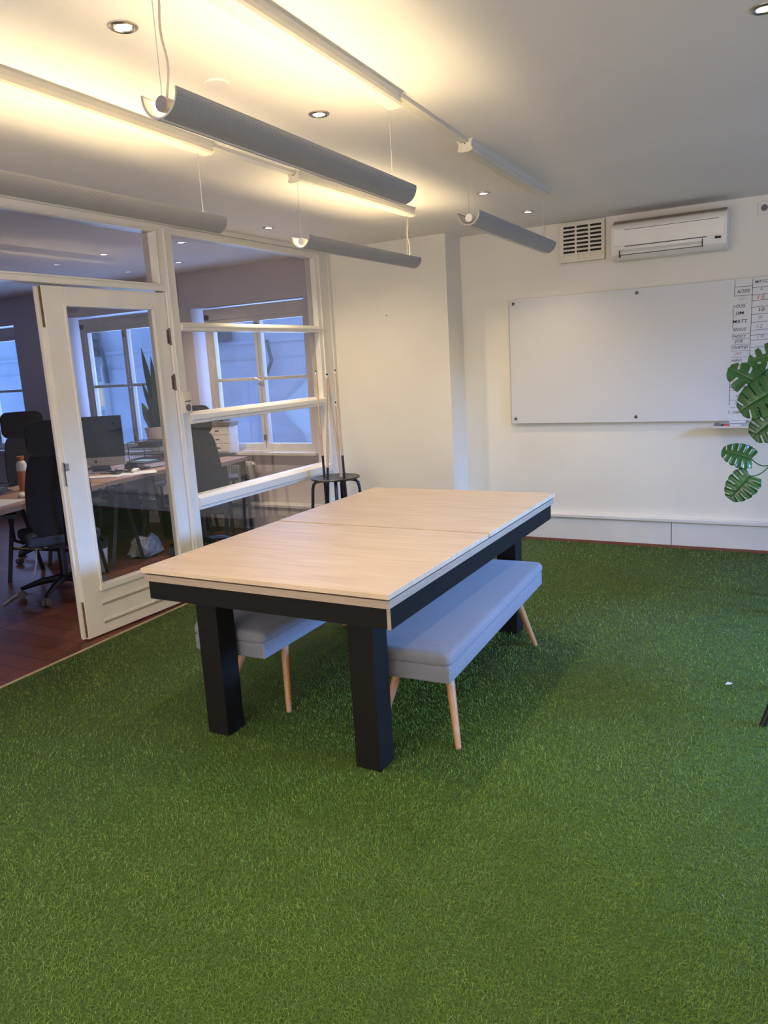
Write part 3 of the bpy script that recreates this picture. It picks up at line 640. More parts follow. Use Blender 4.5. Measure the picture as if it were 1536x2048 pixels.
tag(MB().add([(-0.36, YW - 0.10, 0.9535), (-0.20, YW - 0.11, 0.9535), (-0.17, YW - 0.03, 0.9535), (-0.34, YW - 0.02, 0.9535), (-0.29, YW - 0.06, 0.985)], [(0, 1, 4), (1, 2, 4), (2, 3, 4), (3, 0, 4), (3, 2, 1, 0)]).build('cleaning_cloth', 'bag', loc=(-0.27, YW - 0.06, 0.9535)), 'crumpled grey cloth in the marker tray', 'cloth')

# ------------------------------------------------------------------ air conditioner
ac = thing('air_conditioner', 'aged white wall air conditioner under the ceiling above the glass board', 'air conditioner', (-0.92, YW, 2.2))
x0, x1 = -1.315, -0.53
yf = 6.03
prof = [(YW, 2.225), (6.16, 2.205), (6.085, 2.215), (6.045, 2.245), (6.032, 2.29), (6.028, 2.43), (6.045, 2.455), (6.10, 2.478), (YW, 2.485)]
MB().extrude_x(prof, x0, x1).build('housing', 'acw', ac, smooth=True, bevel=0.004)
MB().extrude_x([(6.045, 2.457), (6.10, 2.480), (6.23, 2.487), (6.23, 2.492), (6.09, 2.486), (6.042, 2.462)], x0 + 0.01, x1 - 0.008).build('air_intake', 'actop', ac)
MB().extrude_x([(6.0265, 2.300), (6.0225, 2.305), (6.0215, 2.42), (6.030, 2.436), (6.036, 2.436)], x0 + 0.02, x1 - 0.012).build('front_panel', 'acw', ac, bevel=0.002)
MB().box(x0 + 0.10, x1 - 0.05, 6.0200, 6.0230, 2.4120, 2.4150).box(x0 + 0.10, x1 - 0.13, 6.0255, 6.0300, 2.2955, 2.2995).build('panel_seam', 'dark', ac)
MB().add([(x0 + 0.065, 6.0285, 2.272), (x1 - 0.16, 6.0285, 2.272), (x1 - 0.16, 6.080, 2.212), (x0 + 0.065, 6.080, 2.212), (x0 + 0.065, 6.0345, 2.275), (x1 - 0.16, 6.0345, 2.275), (x1 - 0.16, 6.086, 2.218), (x0 + 0.065, 6.086, 2.218)], [(0, 1, 2, 3), (4, 7, 6, 5), (0, 4, 5, 1), (1, 5, 6, 2), (2, 6, 7, 3), (3, 7, 4, 0)]).build('louvre', 'panel', ac)
MB().box(x0 + 0.062, x1 - 0.155, 6.040, 6.044, 2.2380, 2.2415).box(x0 + 0.058, x0 + 0.062, 6.030, 6.06, 2.225, 2.275).box(x1 - 0.158, x1 - 0.154, 6.026, 6.05, 2.235, 2.290).build('louvre_gap', 'dark', ac)
MB().box(x1 - 0.075, x1 - 0.035, 6.0215, 6.0285, 2.279, 2.293).build('indicator_window', 'screen', ac)

# ------------------------------------------------------------------ ventilation grille
vg = thing('ventilation_grille', 'square cream slotted ventilation grille left of the air conditioner', 'vent', (-1.57, YW, 2.25))
gx0, gx1, gz0_, gz1_ = -1.752, -1.405, 2.250, 2.545
MB().box(gx0, gx1, YW - 0.02, YW - 0.001, gz0_, gz1_).build('backing', 'dark', vg)
mb = MB(); ya, yb = YW - 0.028, YW - 0.020
cols = [(gx0 + 0.028, gx0 + 0.118), (gx0 + 0.133, gx0 + 0.222), (gx0 + 0.237, gx0 + 0.322)]
mb.box(gx0, cols[0][0], ya, yb, gz0_, gz1_).box(cols[0][1], cols[1][0], ya, yb, gz0_, gz1_).box(cols[1][1], cols[2][0], ya, yb, gz0_, gz1_).box(cols[2][1], gx1, ya, yb, gz0_, gz1_)
zz = [gz0_ + 0.038 + k * 0.0305 for k in range(8)]
for c0, c1 in cols:
    mb.box(c0, c1, ya, yb, gz0_, zz[0])
    for k in range(8):
        top = zz[k] + 0.0165; nxt = zz[k + 1] if k < 7 else gz1_
        mb.box(c0, c1, ya, yb, top, nxt)
mb.build('slotted_plate', 'cream', vg)
MB().box(cols[0][0], cols[2][1], YW - 0.0215, YW - 0.0195, gz0_ + 0.03, gz0_ + 0.06).build('closed_shutter', 'cream', vg)
MB().tube([(-1.60, ya - 0.004, 2.36), (-1.605, ya - 0.006, 2.28), (-1.59, ya - 0.007, 2.245), (-1.585, ya - 0.007, 2.23)], 0.0016, 6).tube([(-1.57, ya - 0.004, 2.30), (-1.555, ya - 0.006, 2.262), (-1.53, ya - 0.006, 2.262)], 0.0014, 6).build('pull_cord', 'cream', vg)

# ------------------------------------------------------------------ sockets
def socket_face(t, cx, cz, face, m_):   # round recessed outlet
    pass
t = thing('wall_socket', 'white wall socket near the ceiling at the right edge', 'socket', (-0.31, YW, 2.43))
MB().box(-0.352, -0.270, YW - 0.012, YW, 2.428, 2.512).build('cover_plate', 'white', t, bevel=0.003)
rot = Matrix.Translation((-0.311, YW - 0.012, 2.47)) @ Matrix.Rotation(PI / 2, 4, 'X')
MB().lathe([(0.020, 0.0), (0.022, 0.003), (0.019, 0.003), (0.018, 0.0004), (0.0, 0.0004)], (0, 0, 0), 28).xf(rot).build('socket_ring', 'greyp', t, smooth=True)
MB().box(-0.318, -0.314, YW - 0.0145, YW - 0.012, 2.467, 2.473).box(-0.306, -0.302, YW - 0.0145, YW - 0.012, 2.467, 2.473).build('contact', 'dark', t)
t = thing('switch_and_socket', 'cream light switch above a round socket on the partition post', 'switch', (XP, 3.965, 1.30))
MB().box(XP, XP + 0.030, 3.928, 4.004, 1.298, 1.445).build('housing', 'cream', t, bevel=0.005, bseg=3, smooth=True)
MB().box(XP + 0.030, XP + 0.036, 3.940, 3.996, 1.384, 1.438).build('rocker', 'cream', t, bevel=0.002)
MB().box(XP + 0.030, XP + 0.0312, 3.938, 3.998, 1.379, 1.383).build('shadow_gap', 'dark', t)
rot = Matrix.Translation((XP + 0.030, 3.966, 1.336)) @ Matrix.Rotation(PI / 2, 4, 'Y')
MB().lathe([(0.024, 0.0), (0.024, 0.002), (0.020, 0.002), (0.019, 0.0005), (0.0, 0.0005)], (0, 0, 0), 24).xf(rot).build('socket_ring', 'greyp', t, smooth=True)

# nail holes and scuffs on chimney wall
tag(MB().lathe([(0.006, 0), (0.006, 0.002), (0, 0.003)], (0, 0, 0), 10).xf(Matrix.Translation((-3.179, YC, 1.955)) @ Matrix.Rotation(PI / 2, 4, 'X')).build('wall_hook', 'greyp', loc=(-3.179, YC, 1.955)), 'tiny dark nail in the protruding cream wall', 'nail')

# ------------------------------------------------------------------ pendant uplights
def pendant(label, xa, xb, ya, yb, lit, cord_far, swing=0.0):
    """ribbed half-round trough hung under its gear tray"""
    t = thing('pendant_uplight', label, 'lamp', ((xa + xb) / 2, (ya + yb) / 2, 2.17), group='hanging trough uplights')
    zc, r = 2.236, 0.058
    n = 84; outer = []; inner = []
    for k in range(n + 1):
        a_ = PI + PI * k / n
        rr = r + (0.0007 if k % 2 else 0)
        outer.append((rr * math.cos(a_), zc + rr * math.sin(a_)))
        inner.append(((r - 0.004) * math.cos(a_), zc + (r - 0.004) * math.sin(a_)))
    outer = [(-r, zc + 0.006)] + outer + [(r, zc + 0.006)]; inner = [(-r + 0.004, zc + 0.006)] + inner + [(r - 0.004, zc + 0.006)]
    nn_ = len(outer)
    vo = []; fo = []
    for (y, xo) in ((ya, xa), (yb, xb)):
        vo += [(x + xo, y, z) for x, z in outer] + [(x + xo, y, z) for x, z in inner]
    q = 2 * nn_
    for i in range(nn_ - 1):
        fo.append((i, i + 1, q + i + 1, q + i)); fo.append((nn_ + i, q + nn_ + i, q + nn_ + i + 1, nn_ + i + 1))
        fo.append((i, nn_ + i, nn_ + i + 1, i + 1)); fo.append((q + i, q + i + 1, q + nn_ + i + 1, q + nn_ + i))
    fo.append((0, q, q + nn_, nn_)); fo.append((nn_ - 1, 2 * nn_ - 1, q + 2 * nn_ - 1, q + nn_ - 1))
    MB().add(vo, fo).build('trough', 'lampgrey', t)
    MB().box(-0.0045, 0.0045, 0, 1, zc - r - 0.0012, zc - r + 0.0005).xf(Matrix(((1, (xb - xa), 0, xa), (0, yb - ya - 0.01, 0, ya + 0.005), (0, 0, 1, 0), (0, 0, 0, 1)))).build('light_leak_strip', 'lampwhite', t)  # pale strip stands for light leaking through the bottom slot
    # light inner liner
    li = []
    lf = []
    for (y, xo) in ((ya + 0.002, xa), (yb - 0.002, xb)):
        li += [((r - 0.0045) * math.cos(PI + PI * k / 16) + xo, y, zc + (r - 0.0045) * math.sin(PI + PI * k / 16)) for k in range(17)] + [((r - 0.006) * math.cos(PI + PI * k / 16) + xo, y, zc + (r - 0.006) * math.sin(PI + PI * k / 16)) for k in range(17)]
    for i in range(16): lf += [(i, i + 1, 34 + i + 1, 34 + i), (17 + i, 34 + 17 + i, 34 + 18 + i, 18 + i), (i, 17 + i, 18 + i, i + 1), (34 + i, 35 + i, 52 + i, 51 + i)]
    MB().add(li, lf).build('reflector', 'lampwhite', t, smooth=True)
    # lamp holders and gear profile
    h = MB(); h.tube([(xa, ya + 0.006, 2.214), (xa, ya + 0.05, 2.214)], 0.0185, 20); h.build('lamp_holder', 'greyp' if lit and cord_far is False else 'white', t, smooth=True)
    MB().tube([(xb, yb - 0.05, 2.214), (xb, yb - 0.006, 2.214)], 0.0185, 20).build('lamp_holder', 'white', t, smooth=True)
    m_ = MB(); m_.extrude_y([(-0.015, 2.1835), (0.015, 2.1835), (0.012, 2.190), (-0.012, 2.190)], ya + 0.05, yb - 0.05, xa, xb); m_.build('gear_profile', 'lampwhite', t)
    MB().tube([(xa, ya + 0.052, 2.2005), (xb, yb - 0.052, 2.2005)], 0.0085, 12).build('tube', (lit if isinstance(lit, str) else 'tube') if lit else 'tubeoff', t, smooth=True)
    # hangers
    for (x, y, cord) in ((xa, ya + 0.012, not cord_far), (xb, yb - 0.09, cord_far)):
        MB().tube([(x, y, 2.23), (x, y, 2.505)], 0.0011, 6).build('suspension_wire', 'steel', t)
        if cord:
            pts = []
            for k in range(13):
                u = k / 12; pts.append((x + 0.010 * math.sin(u * 8) * math.sin(u * PI) + 0.004, y + 0.03 * (1 - u) * u * 4 * 0.4 + 0.012, 2.225 + u * 0.285))
            MB().tube(pts, 0.0030, 8).build('power_cord', 'cordm', t, smooth=True)
    return t
pendant('grey ribbed trough lamp hanging in the middle foreground, lit, shade open upwards', -1.415, -1.445, 1.53, 2.90, True, False)
pendant('grey ribbed trough lamp cut by the left photo edge, lit', -2.36, -2.372, 1.42, 2.86, True, False)
pendant('small-looking lit trough lamp hanging in front of the corner by the glass partition', -2.375, -2.375, 3.52, 4.87, True, True)
pendant('unlit grey trough lamp hanging before the ventilation grille', -1.443, -1.470, 3.57, 4.93, False, True)
# ceiling gear trays and the slim track between them
def tray(label, xa, xb, ya, yb):
    t = thing('ceiling_gear_tray', label, 'light fitting', ((xa + xb) / 2, (ya + yb) / 2, 2.50), group='cream trays on the ceiling above the trough lamps')
    half = [(0.040, H), (0.034, H - 0.006), (0.029, H - 0.022), (0.031, H - 0.036), (0.036, H - 0.042), (0.030, H - 0.050), (0.016, H - 0.054)]
    prof = [(-x, z) for x, z in half] + [(x, z) for x, z in reversed(half)]
    MB().extrude_y(prof, ya + 0.004, yb - 0.004, xa, xb).build('cover', 'boxgrey', t)
    MB().extrude_y([(x * 1.06, z - (0.001 if z < H else 0)) for x, z in prof], ya, ya + 0.004, xa, xa).build('end_cap', 'cream', t)
    MB().extrude_y([(x * 1.06, z - (0.001 if z < H else 0)) for x, z in prof], yb - 0.004, yb, xb, xb).build('end_cap', 'cream', t)
    MB().tube([(xa, ya - 0.001, H - 0.018), (xa, ya + 0.002, H - 0.018)], 0.003, 10).build('cable_hole', 'dark', t)
    return t
tray('cream ceiling tray above the middle foreground lamp, cut by the top edge', -1.36, -1.415, 1.42, 2.80)
tray('cream ceiling tray above the left cut-off lamp', -2.30, -2.365, 1.30, 2.83)
tray('cream ceiling tray above the corner lamp', -2.375, -2.36, 3.50, 4.83)
tray('grey-looking ceiling tray above the unlit lamp by the grille', -1.440, -1.470, 3.55, 4.92)
for lab, xa, xb, ya, yb in (('slim cream ceiling track joining the two right trays', -1.405, -1.440, 2.80, 3.55), ('slim cream ceiling track joining the two left trays', -2.365, -2.375, 2.83, 3.50)):
    tag(MB().extrude_y([(-0.019, H), (-0.019, H - 0.016), (0.019, H - 0.016), (0.019, H)], ya + 0.0005, yb - 0.0005, xa, xb).build('ceiling_track', 'boxgrey', loc=((xa + xb) / 2, (ya + yb) / 2, H)), lab, 'light fitting', group='slim ceiling tracks')

# ------------------------------------------------------------------ downlights
def downlight(x, y, label, watts, tilt=(0, 0), r=0.042, col=SPOT_COL):
    t = thing('downlight', label, 'spotlight', (x, y, H), group='recessed ceiling spotlights')
    MB().lathe([(r * 0.62, -0.0035), (r * 0.66, -0.006), (r * 0.72, -0.003), (r * 0.80, -0.0045), (r * 0.86, -0.007), (r, -0.004), (r * 1.01, -0.0005), (r * 0.6, -0.0005), (r * 0.62, -0.0035)], (0, 0, 0), 36).build('trim_ring', 'chrome', t, world=False, smooth=True)
    MB().lathe([(0.0, -0.0042), (r * 0.58, -0.0040), (r * 0.60, -0.0005), (0, -0.0005)], (0, 0, 0), 28).build('bulb', 'bulb', t, world=False)
    if watts:
        l = bpy.data.lights.new('downlight_beam', 'SPOT'); l.energy = watts; l.color = col; l.spot_size = math.radians(118); l.spot_blend = 1.0; l.shadow_soft_size = 0.03
        o = bpy.data.objects.new('downlight_beam', l); COL.objects.link(o); o.parent = t; o.location = (0, 0, -0.02)
        o.rotation_euler = Vector((tilt[0], tilt[1], -1)).to_track_quat('-Z', 'Y').to_euler()
downlight(-1.774, 1.802, 'spotlight in the upper left of the photo beside the left cable', SPOT_W)
downlight(-1.763, 2.813, 'spotlight between the two rows of trays, below the white ceiling disc', SPOT_W)
downlight(-1.806, 4.731, 'spotlight just left of the unlit trough lamp', SPOT_W)
downlight(-1.790, 5.555, 'spotlight nearest the whiteboard wall, behind the unlit lamp', SPOT_W)
downlight(-3.426, 4.687, 'spotlight near the top rail of the glass partition', SPOT_W * 1.6, (0.12, 0.35))
downlight(-0.161, 2.846, 'spotlight cut by the top right corner of the photo', SPOT_W)
downlight(-0.16, 0.6, 'added unseen spotlight over the viewpoint on the right', SPOT_W)  # unseen downlight added over the viewpoint for more warm light
downlight(-1.77, 0.3, 'added unseen spotlight over the viewpoint on the left', SPOT_W)  # second unseen downlight added to brighten the room
downlight(-0.16, 4.9, 'added unseen spotlight over the right of the whiteboard', SPOT_W * 0.35)  # guessed unseen downlight, kept weak to brighten the board
downlight(-5.06, 4.644, 'office spotlight seen through the transom pane', OFFICE_SPOT_W)
downlight(-4.255, 4.681, 'office spotlight seen at the top left of the glazed partition', OFFICE_SPOT_W)
downlight(-5.019, 5.462, 'office spotlight seen lower left in the top partition pane', OFFICE_SPOT_W)
downlight(-7.0, 3.0, 'office spotlight above the left desks', OFFICE_SPOT_W)
tag(MB().lathe([(0.0, -0.006), (0.040, -0.006), (0.043, -0.003), (0.043, 0.0), (0, 0)], (0, 0, 0), 32).build('ceiling_cover', 'ceil', loc=None), 'round white cover disc on the ceiling beside the foreground lamp', 'cover').location = (-1.857, 2.305, H)
SCENE_CONT = True

# ------------------------------------------------------------------ monstera at the right edge
def monstera_leaf(Ln, Wd, lobes=6, slit=0.30, bend=0.25, fold=0.18, seed=0, inner=0.34):
    """leaf in xy plane, base at origin, tip at +y; slits cut between lobes"""
    rnd = random.Random(seed)
    nt_, ns = 66, 9; mb = MB()
    for side in (-1, 1):
        idx = {}
        for i in range(nt_ + 1):
            u = i / nt_
            # lobed heart outline: width of the blade along the midrib
            wv = Wd * (math.sin(PI * min(1, (u + 0.16) / 1.16)) ** 0.62) * (1 - 0.30 * u)
            if u > 0.93: wv *= max(0.02, (1 - u) / 0.07) ** 0.6
            ph = (u * lobes + (0.0 if side > 0 else 0.35)) % 1.0
            edge_dip = 1 - 0.10 * (abs(ph - 0.5) * 2) ** 3
            for j in range(ns + 1):
                s_ = j / ns
                x = side * s_ * wv * edge_dip
                y = u * Ln + s_ * wv * (0.55 * u - 0.42 * (1 - u)) * 0.9
                z = -bend * (y / Ln) ** 2 * Ln * 0.5 + fold * abs(x) - 0.9 * fold * x * x / Wd + 0.004 * math.cos(ph * 2 * PI) * s_
                idx[i, j] = len(mb.v); mb.v.append((x, y, z))
        for i in range(nt_):
            u = (i + 0.5) / nt_; ph = (u * lobes + (0.0 if side > 0 else 0.35)) % 1.0
            for j in range(ns):
                s_ = (j + 0.5) / ns
                dist = min(ph, 1 - ph)
                if 0.10 < u < 0.92 and dist < slit * 0.5 * (0.45 + 0.6 * s_) and s_ > inner and (slit > 0.2 or s_ < 0.88 or i % 3 == 0): continue
                mb.f.append((idx[i, j], idx[i + 1, j], idx[i + 1, j + 1], idx[i, j + 1]))
    return mb
pl = thing('potted_monstera', 'green split-leaf monstera plant in a white pot cut by the right edge', 'plant', (0.10, 4.9, 0.0))
PM = []
def place_leaf(base, tip, normal, Wd, stem_from, seed, slit=0.3, bend=0.2):
    b_, t_ = Vector(base), Vector(tip); Y = (t_ - b_); Ln = Y.length; Y.normalize()
    Z = Vector(normal); Z = (Z - Y * Z.dot(Y)).normalized(); X = Y.cross(Z)
    mx = Matrix(((X.x, Y.x, Z.x, b_.x), (X.y, Y.y, Z.y, b_.y), (X.z, Y.z, Z.z, b_.z), (0, 0, 0, 1)))
    mb = monstera_leaf(Ln, Wd, 6, slit, bend, 0.12, seed).xf(mx)
    o = mb.build('leaf', 'leaf', pl, smooth=True); so = o.modifiers.new('thick', 'SOLIDIFY'); so.thickness = 0.0012
    f_ = Vector(stem_from); mid = (f_ + b_) / 2 + Vector((0, 0, -0.04))
    pts = [f_ * (1 - u) ** 2 + mid * 2 * u * (1 - u) + b_ * u * u for u in [k / 8 for k in range(9)]]
    MB().tube(pts, 0.0035, 8).build('stem', 'leaf', pl, smooth=True)
nrm = (0.35, -0.85, 0.35)
J = (-0.165, 4.88, 0.86)
place_leaf((-0.262, 4.87, 0.895), (-0.420, 4.86, 0.948), (0.3, -0.9, 0.4), 0.086, J, 1, 0.17)
place_leaf((-0.262, 4.84, 0.800), (-0.368, 4.80, 0.668), (0.3, -0.9, 0.45), 0.100, J, 2, 0.13)
place_leaf((-0.10, 4.90, 1.23), (-0.395, 4.86, 1.425), (0.2, -0.95, 0.25), 0.135, (0.06, 4.9, 0.75), 3, 0.24)
place_leaf((-0.13, 4.84, 1.30), (-0.33, 4.80, 1.18), (0.3, -0.9, 0.5), 0.135, (0.07, 4.9, 0.75), 4, 0.24)
place_leaf((-0.02, 4.86, 1.50), (-0.30, 4.84, 1.46), (0.2, -0.9, 0.4), 0.11, (0.08, 4.9, 0.75), 5, 0.5)
place_leaf((-0.10, 4.82, 1.16), (-0.26, 4.79, 1.03), (0.3, -0.9, 0.5), 0.12, (0.06, 4.9, 0.75), 6, 0.24)
place_leaf((-0.06, 4.93, 1.36), (-0.27, 4.95, 1.20), (0.4, -0.9, 0.3), 0.14, (0.07, 4.9, 0.75), 9, 0.24)
place_leaf((0.05, 4.9, 1.45), (0.25, 4.85, 1.75), (0.2, -0.9, 0.4), 0.15, (0.09, 4.9, 0.75), 7, 0.36)
place_leaf((0.2, 4.9, 1.2), (0.48, 4.85, 1.25), (0.0, -0.8, 0.6), 0.15, (0.10, 4.9, 0.75), 8, 0.36)
MB().tube([J, (-0.02, 4.9, 0.80), (0.07, 4.9, 0.70)], 0.004, 8).build('stem', 'leaf', pl, smooth=True)
px = 0.02
MB().lathe([(0.0, 0.535), (0.170, 0.535), (0.180, 0.55), (0.188, 0.700), (0.178, 0.700), (0.170, 0.68), (0.0, 0.68)], (px, 4.9, 0), 40).build('pot', 'pot', pl, smooth=True)
MB().lathe([(0.0, 0.681), (0.169, 0.681), (0.16, 0.686), (0.0, 0.688)], (px, 4.9, 0), 30).build('soil', 'soil', pl)
t = thing('plant_stool', 'low black side table carrying the monstera, outside the right edge', 'table', (0.1, 4.95, 0))
MB().box(-0.10, 0.40, 4.72, 5.12, 0.505, 0.534).build('tabletop', 'black', t)
for x in (-0.07, 0.35):
    for y in (4.75, 5.07): MB().box(x, x + 0.03, y, y + 0.03, 0, 0.505).build('leg', 'black', t)

# black chair whose leg tip shows at the right edge
t = thing('black_chair', 'black chair at the right edge, only one slanting leg in view', 'chair', (0.20, 3.40, 0))
def legc(b0, t0): MB().tube([b0, t0], [0.013, 0.017], 12).build('leg', 'blackmetal', t, smooth=True)
legc((-0.102, 3.268, 0.0), (0.035, 3.33, 0.44)); legc((0.45, 3.25, 0), (0.36, 3.33, 0.44)); legc((-0.05, 3.68, 0), (0.06, 3.62, 0.44)); legc((0.45, 3.68, 0), (0.36, 3.62, 0.44))
MB().box(-0.01, 0.41, 3.28, 3.68, 0.44, 0.475).build('seat', 'black', t, bevel=0.012, bseg=3)
MB().box(0.0, 0.40, 3.66, 3.685, 0.62, 0.86).build('backrest', 'black', t, bevel=0.01)
MB().tube([(0.03, 3.66, 0.45), (0.03, 3.675, 0.85)], 0.011, 10).tube([(0.37, 3.66, 0.45), (0.37, 3.675, 0.85)], 0.011, 10).build('back_post', 'blackmetal', t)

# small litter on the turf
tag(MB().add([(-0.27, 3.60, 0.024), (-0.245, 3.606, 0.027), (-0.24, 3.63, 0.024), (-0.262, 3.625, 0.03), (-0.255, 3.615, 0.022)], [(0, 1, 3), (1, 2, 3), (0, 4, 1), (1, 4, 2), (2, 4, 3), (3, 4, 0)]).build('paper_scrap', 'paper', loc=(-0.255, 3.61, 0.02)), 'tiny white scrap lying on the turf right of the bench', 'scrap')

# ------------------------------------------------------------------ office: desks
def desk(label, corners, z=0.74, legs=True):
    cx = sum(c[0] for c in corners) / 4; cy = sum(c[1] for c in corners) / 4
    t = thing('office_desk', label, 'desk', (cx, cy, 0), group='office desks behind the partition')
    MB().quad_prism(corners, z - 0.035, z).build('desktop', 'desk', t)
    if legs:
        # two trestles, inset from the ends
        c = [Vector((a_, b_, 0)) for a_, b_ in corners]
        spread = min(0.19, (c[1] - c[0]).length * 0.12)
        for u in (0.135, 0.865):
            p = c[0].lerp(c[1], u); q_ = c[3].lerp(c[2], u); p = p.lerp(q_, 0.08); q_ = q_.lerp(p, 0.08)
            along = (c[1] - c[0]).normalized()
            m_ = MB()
            for e in (p, q_):
                for sgn in (-1, 1):
                    m_.tube([e + along * sgn * spread + Vector((0, 0, 0.0)), e + Vector((0, 0, z - 0.04)) + along * sgn * 0.02], 0.02, 4)
            m_.tube([p + Vector((0, 0, z - 0.05)), q_ + Vector((0, 0, z - 0.05))], 0.025, 4)
            for sgn in (-1, 1): m_.tube([p + along * sgn * spread * 0.6 + Vector((0, 0, 0.26)), q_ + along * sgn * spread * 0.6 + Vector((0, 0, 0.26))], 0.012, 4)
            m_.build('trestle', 'trestle', t)
    return t
desk('oak-topped desk in the open doorway with the coral bottle on it', [(-4.57, 2.55), (-4.93, 4.265), (-5.70, 4.13), (-5.34, 2.42)])
desk('oak-topped desk behind the glazed door carrying the computer', [(-4.94, 4.28), (-5.06, 5.78), (-5.84, 5.74), (-5.72, 4.14)])
desk('oak-topped desk at the far side of the office', [(-5.91, 5.00), (-5.93, 5.86), (-6.62, 5.86), (-6.60, 5.00)])
desk('short desk end right of the high-backed chair under the radiator window', [(-4.71, 5.42), (-4.76, 5.86), (-5.03, 5.86), (-5.035, 5.42)])

# office chairs
def office_chair(label, loc, rz):
    """local: sitter faces +y, back at -y"""
    t = thing('office_chair', label, 'office chair', loc, rz, group='black high-backed office chairs')
    # backrest: curved rounded slab
    mb = MB(); nx, nz = 10, 14; Wc, z0, z1 = 0.44, 0.50, 1.075
    def bp(u, v, off):
        hw = Wc / 2 * (0.80 + 0.2 * math.sin(PI * min(1, v * 0.9 + 0.12)))
        corner = 1 - 0.10 * (max(0, abs(v - 0.5) - 0.38) / 0.12) ** 2
        x = (u * 2 - 1) * hw * corner; z = z0 + v * (z1 - z0)
        y = -0.24 - 0.10 * v + 0.05 * (u * 2 - 1) ** 2 + 0.03 * math.sin(v * PI) + off
        return (x, y, z)
    for off in (0, -0.035):
        for i in range(nz + 1):
            for j in range(nx + 1): mb.v.append(bp(j / nx, i / nz, off))
    K = (nx + 1) * (nz + 1)
    for i in range(nz):
        for j in range(nx):
            a0 = i * (nx + 1) + j; mb.f.append((a0, a0 + 1, a0 + nx + 2, a0 + nx + 1)); mb.f.append((K + a0, K + a0 + nx + 1, K + a0 + nx + 2, K + a0 + 1))
    for i in range(nz):
        for j in (0, nx):
            a0 = i * (nx + 1) + j; mb.f.append((a0, a0 + nx + 1, K + a0 + nx + 1, K + a0))
    for j in range(nx):
        for i in (0, nz):
            a0 = i * (nx + 1) + j; mb.f.append((a0, a0 + 1, K + a0 + 1, K + a0))
    mb.build('backrest', 'mesh', t, world=False, smooth=True)
    m2 = MB(); pts = rrect(0.36, 0.24, 0.07, 5)
    for off in (0, -0.05): m2.v += [(x, -0.345 + off + 1.2 * x * x * 0.6, 1.19 + z) for x, z in pts]
    n = len(pts); m2.f += [tuple(range(n)), tuple(reversed(range(n, 2 * n)))] + [(i, (i + 1) % n, n + (i + 1) % n, n + i) for i in range(n)]
    m2.build('headrest', 'mesh', t, world=False, smooth=True)
    MB().tube([(0, -0.30, 0.42), (0, -0.37, 0.7), (0, -0.39, 1.15)], 0.018, 8).build('spine', 'blackmetal', t, world=False)
    soft_box(MB(), -0.25, 0.25, -0.23, 0.25, 0.42, 0.50, 0.03, 0.01).build('seat', 'seatfab', t, world=False, smooth=True)
    for sx in (-1, 1):
        MB().tube([(sx * 0.24, 0, 0.43), (sx * 0.30, 0, 0.46), (sx * 0.31, 0, 0.64)], 0.014, 8).box(sx * 0.31 - 0.04, sx * 0.31 + 0.04, -0.12, 0.13, 0.64, 0.665).build('armrest', 'blackmetal', t, world=False)
    MB().tube([(0, 0, 0.10), (0, 0, 0.42)], 0.028, 14).box(-0.10, 0.10, -0.12, 0.10, 0.38, 0.42).build('gas_column', 'blackmetal', t, world=False)
    b_ = MB()
    for k in range(5):
        a_ = math.radians(18 + 72 * k); c_, s_ = math.cos(a_), math.sin(a_)
        b_.tube([(0, 0, 0.13), (c_ * 0.16, s_ * 0.16, 0.115), (c_ * 0.31, s_ * 0.31, 0.075)], [0.030, 0.024, 0.014], 8)
    b_.build('star_base', 'blackmetal', t, world=False, smooth=True)
    for k in range(5):
        a_ = math.radians(18 + 72 * k); c_, s_ = math.cos(a_), math.sin(a_); cx_, cy_ = c_ * 0.31, s_ * 0.31
        cs = MB()
        for off in (-0.014, 0.014): cs.tube([(cx_ - s_ * (off - 0.009), cy_ + c_ * (off - 0.009), 0.029), (cx_ - s_ * (off + 0.009), cy_ + c_ * (off + 0.009), 0.029)], 0.028, 16)
        cs.build('caster', 'greyp', t, world=False, smooth=True)
    return t
ch = office_chair('black mesh office chair in the doorway with its back to the room', (-4.80, 3.66, 0.0), math.radians(62))
copy_thing(ch, (-5.99, 4.46, 0.0), math.radians(-112), 'black mesh office chair facing the room behind the bottle desk')
copy_thing(ch, (-4.61, 4.97, 0.0), math.radians(40), 'black office chair standing behind the glazed partition panes')
# ------------------------------------------------------------------ things on the desks
t = thing('desktop_computer', 'silver all-in-one computer with dark screen and an apple mark on its chin', 'computer', (-5.55, 4.72, 0.74), math.radians(28))
# local: screen faces -y
MB().box(-0.265, 0.265, -0.004, 0.018, 0.135, 0.50).build('screen', 'screen', t, world=False, bevel=0.004)
MB().box(-0.265, 0.265, -0.004, 0.018, 0.062, 0.134).build('chin', 'alu', t, world=False, bevel=0.003)
MB().add([(-0.09, 0.02, 0.12), (0.09, 0.02, 0.12), (0.09, 0.11, 0.006), (-0.09, 0.11, 0.006), (-0.09, 0.025, 0.12), (0.09, 0.025, 0.12), (0.09, 0.118, 0.006), (-0.09, 0.118, 0.006)], [(0, 1, 2, 3), (4, 7, 6, 5), (0, 4, 5, 1), (1, 5, 6, 2), (2, 6, 7, 3), (3, 7, 4, 0)]).box(-0.09, 0.09, -0.06, 0.118, 0.0, 0.006).build('stand', 'alu', t, world=False)
ap = MB(); pts = []
for k in range(24):
    a_ = 2 * PI * k / 24; r_ = 0.0125 * (1 - 0.22 * max(0, math.sin(a_)) ** 8 - 0.10 * max(0, -math.sin(a_)) ** 8)
    if abs(a_ - 0.15) < 0.5 or a_ > 2 * PI - 0.3: r_ *= 0.72
    pts.append((r_ * math.cos(a_), r_ * math.sin(a_)))
nn_ = len(pts)
